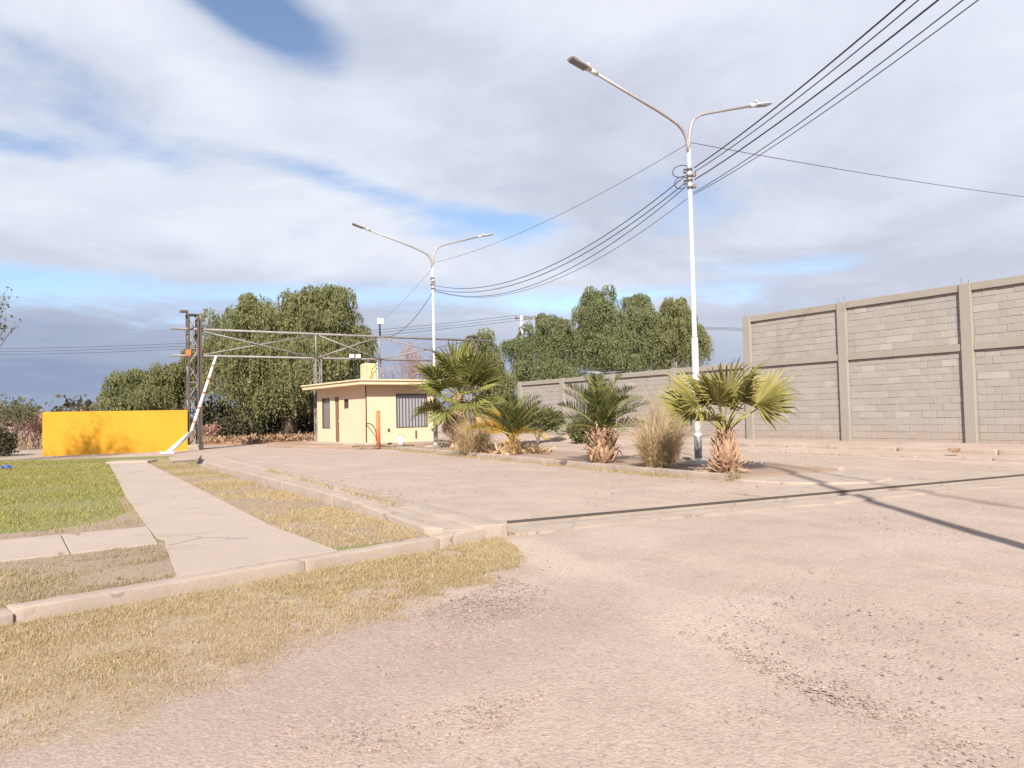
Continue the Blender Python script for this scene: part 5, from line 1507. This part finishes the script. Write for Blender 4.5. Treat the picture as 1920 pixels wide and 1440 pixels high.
# stray taller tufts and dead leaves break up the turf
def tufts(poly, nc, per, z, L, lab, mat='dry_grass'):
    c = sample_poly(poly, nc); pts = np.repeat(c, per, 0) + rng.normal(0, 1, (nc * per, 2)) * np.repeat(rng.uniform(.015, .06, nc), per)[:, None]
    o = blades('grass_tufts', pts, z, L * .8, .005, mat, 1.25); tag(o, lab, 'grass', kind='stuff')
tufts([xy(G(28, 1180)), xy(G(900, 1020)), xy(G(740, 1150)), xy(G(380, 1290)), xy(G(60, 1410)), xy(G(-200, 1420))], 300, 26, -.004, .06, 'taller dry tufts standing in the verge grass')
tufts(strip_mid, 150, 22, .085, .075, 'taller tufts in the grass strip by the channel wall')
tufts(strip_near, 110, 24, .085, .06, 'taller tufts in the withered strip by the kerb', 'dry_grass_grey')
tufts(lawn, 160, 22, .085, .08, 'taller tufts in the green lawn', 'green_grass')
for poly, n_, z_, lab in ((verge, 2400, .012, 'dead leaves strewn over the dry verge'), (strip_near, 500, .1, 'dead leaves strewn over the withered strip'), (strip_mid, 600, .1, 'dead leaves strewn over the channel-side strip')):
    pts = sample_poly(poly, n_)
    if poly is verge: pts = keep_by(pts, verge_density(pts) ** 2 * .3)
    n_ = len(pts)
    V, Fc, n = leaf_quads(np.column_stack([pts, np.full(n_, z_) + rng.uniform(0, .012, n_)]), (.022, .010), rng)
    V[:, 2] = z_ + (V[:, 2] - z_) * .35
    o = mass('fallen_leaves', V, Fc, np.repeat(rng.uniform(0, 1, n), 4), 'litter_leaf'); tag(o, lab, 'leaves', kind='stuff')
# dry fringe at the foot of the median kerb, on channel joints, by the house
def fringe(f, n, wd, lab, L=.07, z=.0, name='kerb_grass'):
    s_ = rng.uniform(0, 1, n); m_ = pnoise(s_ * 30, s_ * 0 + 2, 1.0, 90)
    s_ = s_[rng.uniform(0, 1, n) < np.clip(m_ * 2 - .6, 0, 1)]
    pts = np.array([f(a_) for a_ in s_]) + rng.normal(0, 1, (len(s_), 2)) * wd
    o = blades(name, pts, z, L, .008, 'dry_grass', 1.0); tag(o, lab, 'grass', kind='stuff')
fringe(lambda a_: ip(ILN * a_, -.16), 16000, .12, 'dry grass fringe along the foot of the median kerb')
fringe(lambda a_: rpt(RLN * a_, .14), 5000, .07, 'dry weeds along the road side of the channel wall', .06)
fringe(lambda a_: rpt(RLN * (.12 + .5 * a_), -.36), 2200, .03, 'green-brown weeds growing in the channel gutter', .10, .125)
fringe(lambda a_: hp(-1.3 - .9 * a_, -1 + 4 * a_), 6000, .4, 'dry grass in front of the guard house', .08, .08)
fringe(lambda a_: ip(ILN - .1 + .2 * a_, .05), 260, .05, 'tuft of dry grass at the end of the median kerb', .2, .05)
# dead leaves round the far palm
pts = sample_poly([ip(6.5, .3), ip(11, .3), ip(11, 2.2), ip(6.5, 2.2)], 2600)
V, Fc, n = leaf_quads(np.column_stack([pts, .11 + .12 * rng.uniform(0, 1, len(pts)) ** 2]), (.22, .05), rng)
o = mass('dead_leaves', V, Fc, np.repeat(rng.uniform(0, 1, n), 4), 'dead_leaf'); tag(o, 'dead palm leaves littering the median under the far palm', 'leaves', kind='stuff')

# pebbles: small faceted stones, denser in the loose gravel at lower left and along the tyre ridge at lower right
def pebbles(name, pts, size, lab, zoff=0, dark=1.0):
    n = len(pts); s_ = size * rng.lognormal(0, .45, n)
    base = np.array([(1, 0, 0), (-1, 0, 0), (0, 1, 0), (0, -1, 0), (0, 0, 1), (.6, .6, .5), (-.6, -.6, .45)])
    fs = np.array([(0, 5, 4), (5, 2, 4), (2, 1, 4), (1, 6, 4), (6, 3, 4), (3, 0, 4), (0, 2, 5), (1, 3, 6)])
    V = base[None] * s_[:, None, None] * rng.uniform(.55, 1.25, (n, 7, 1)) * np.stack([rng.uniform(.7, 1.4, n), rng.uniform(.7, 1.2, n), rng.uniform(.35, .8, n)], 1)[:, None, :]
    a_ = rng.uniform(0, 6.28, n); c, s2 = np.cos(a_)[:, None], np.sin(a_)[:, None]
    x = V[..., 0] * c - V[..., 1] * s2; y = V[..., 0] * s2 + V[..., 1] * c
    V = np.stack([x + pts[:, 0:1], y + pts[:, 1:2], V[..., 2] + zoff], -1).reshape(-1, 3)
    Fc = (fs[None] + (np.arange(n) * 7)[:, None, None]).reshape(-1, 3)
    o = mass(name, V, Fc, np.repeat(rng.uniform(0, 1, n) ** 1.3 * dark, 7), 'pebble'); tag(o, lab, 'gravel', kind='stuff')
band = [xy(G(40, 1440)), xy(G(330, 1345)), xy(G(560, 1240)), xy(G(760, 1160)), xy(G(960, 1080)), xy(G(1180, 1180)), xy(G(1000, 1330)), xy(G(800, 1450)), xy(G(300, 1560))]
pts = sample_poly(band, 16000); pts = keep_by(pts, np.clip(pnoise(pts[:, 0], pts[:, 1], 2.4, 95) * 2 - .5, .06, 1))
pebbles('loose_gravel', pts, .0055, 'pinkish loose gravel beside the dry verge')
road = [xy(G(300, 1560)), xy(G(960, 1030)), xy(G(1950, 925)), xy(G(2400, 1100)), xy(G(2100, 1560))]
pts = sample_poly(road, 34000); pts = keep_by(pts, np.clip(pnoise(pts[:, 0], pts[:, 1], 1.6, 97) * 2 - .6, .1, 1))
pebbles('road_gravel', pts, .0042, 'scattered pebbles on the dusty road')
t_ = rng.uniform(0, 1, 1500) ** .8
ra, rb = G(1180, 1140), G(1850, 1420)
pts = np.column_stack([ra.x + (rb.x - ra.x) * t_ , ra.y + (rb.y - ra.y) * t_]) + rng.normal(0, 1, (1500, 2)) * (.02 + .09 * t_[:, None])
pebbles('ridge_gravel', keep_by(pts, np.full(len(pts), .7)), .0058, 'ridge of gravel pushed up by tyres at lower right')
pts = sample_poly(road, 2600); pts = keep_by(pts, np.clip(pnoise(pts[:, 0], pts[:, 1], 1.1, 99) * 2 - .5, .15, 1))
pebbles('dark_gravel', pts, .0062, 'dark flat stones scattered on the dusty road', dark=.25)
far_road = [slot(-1, .2), slot(12, .2), slot(14, 8), slot(-2, 9)]
pts = sample_poly(far_road, 2500); pebbles('far_gravel', pts, .011, 'scattered pebbles beyond the slot drain')
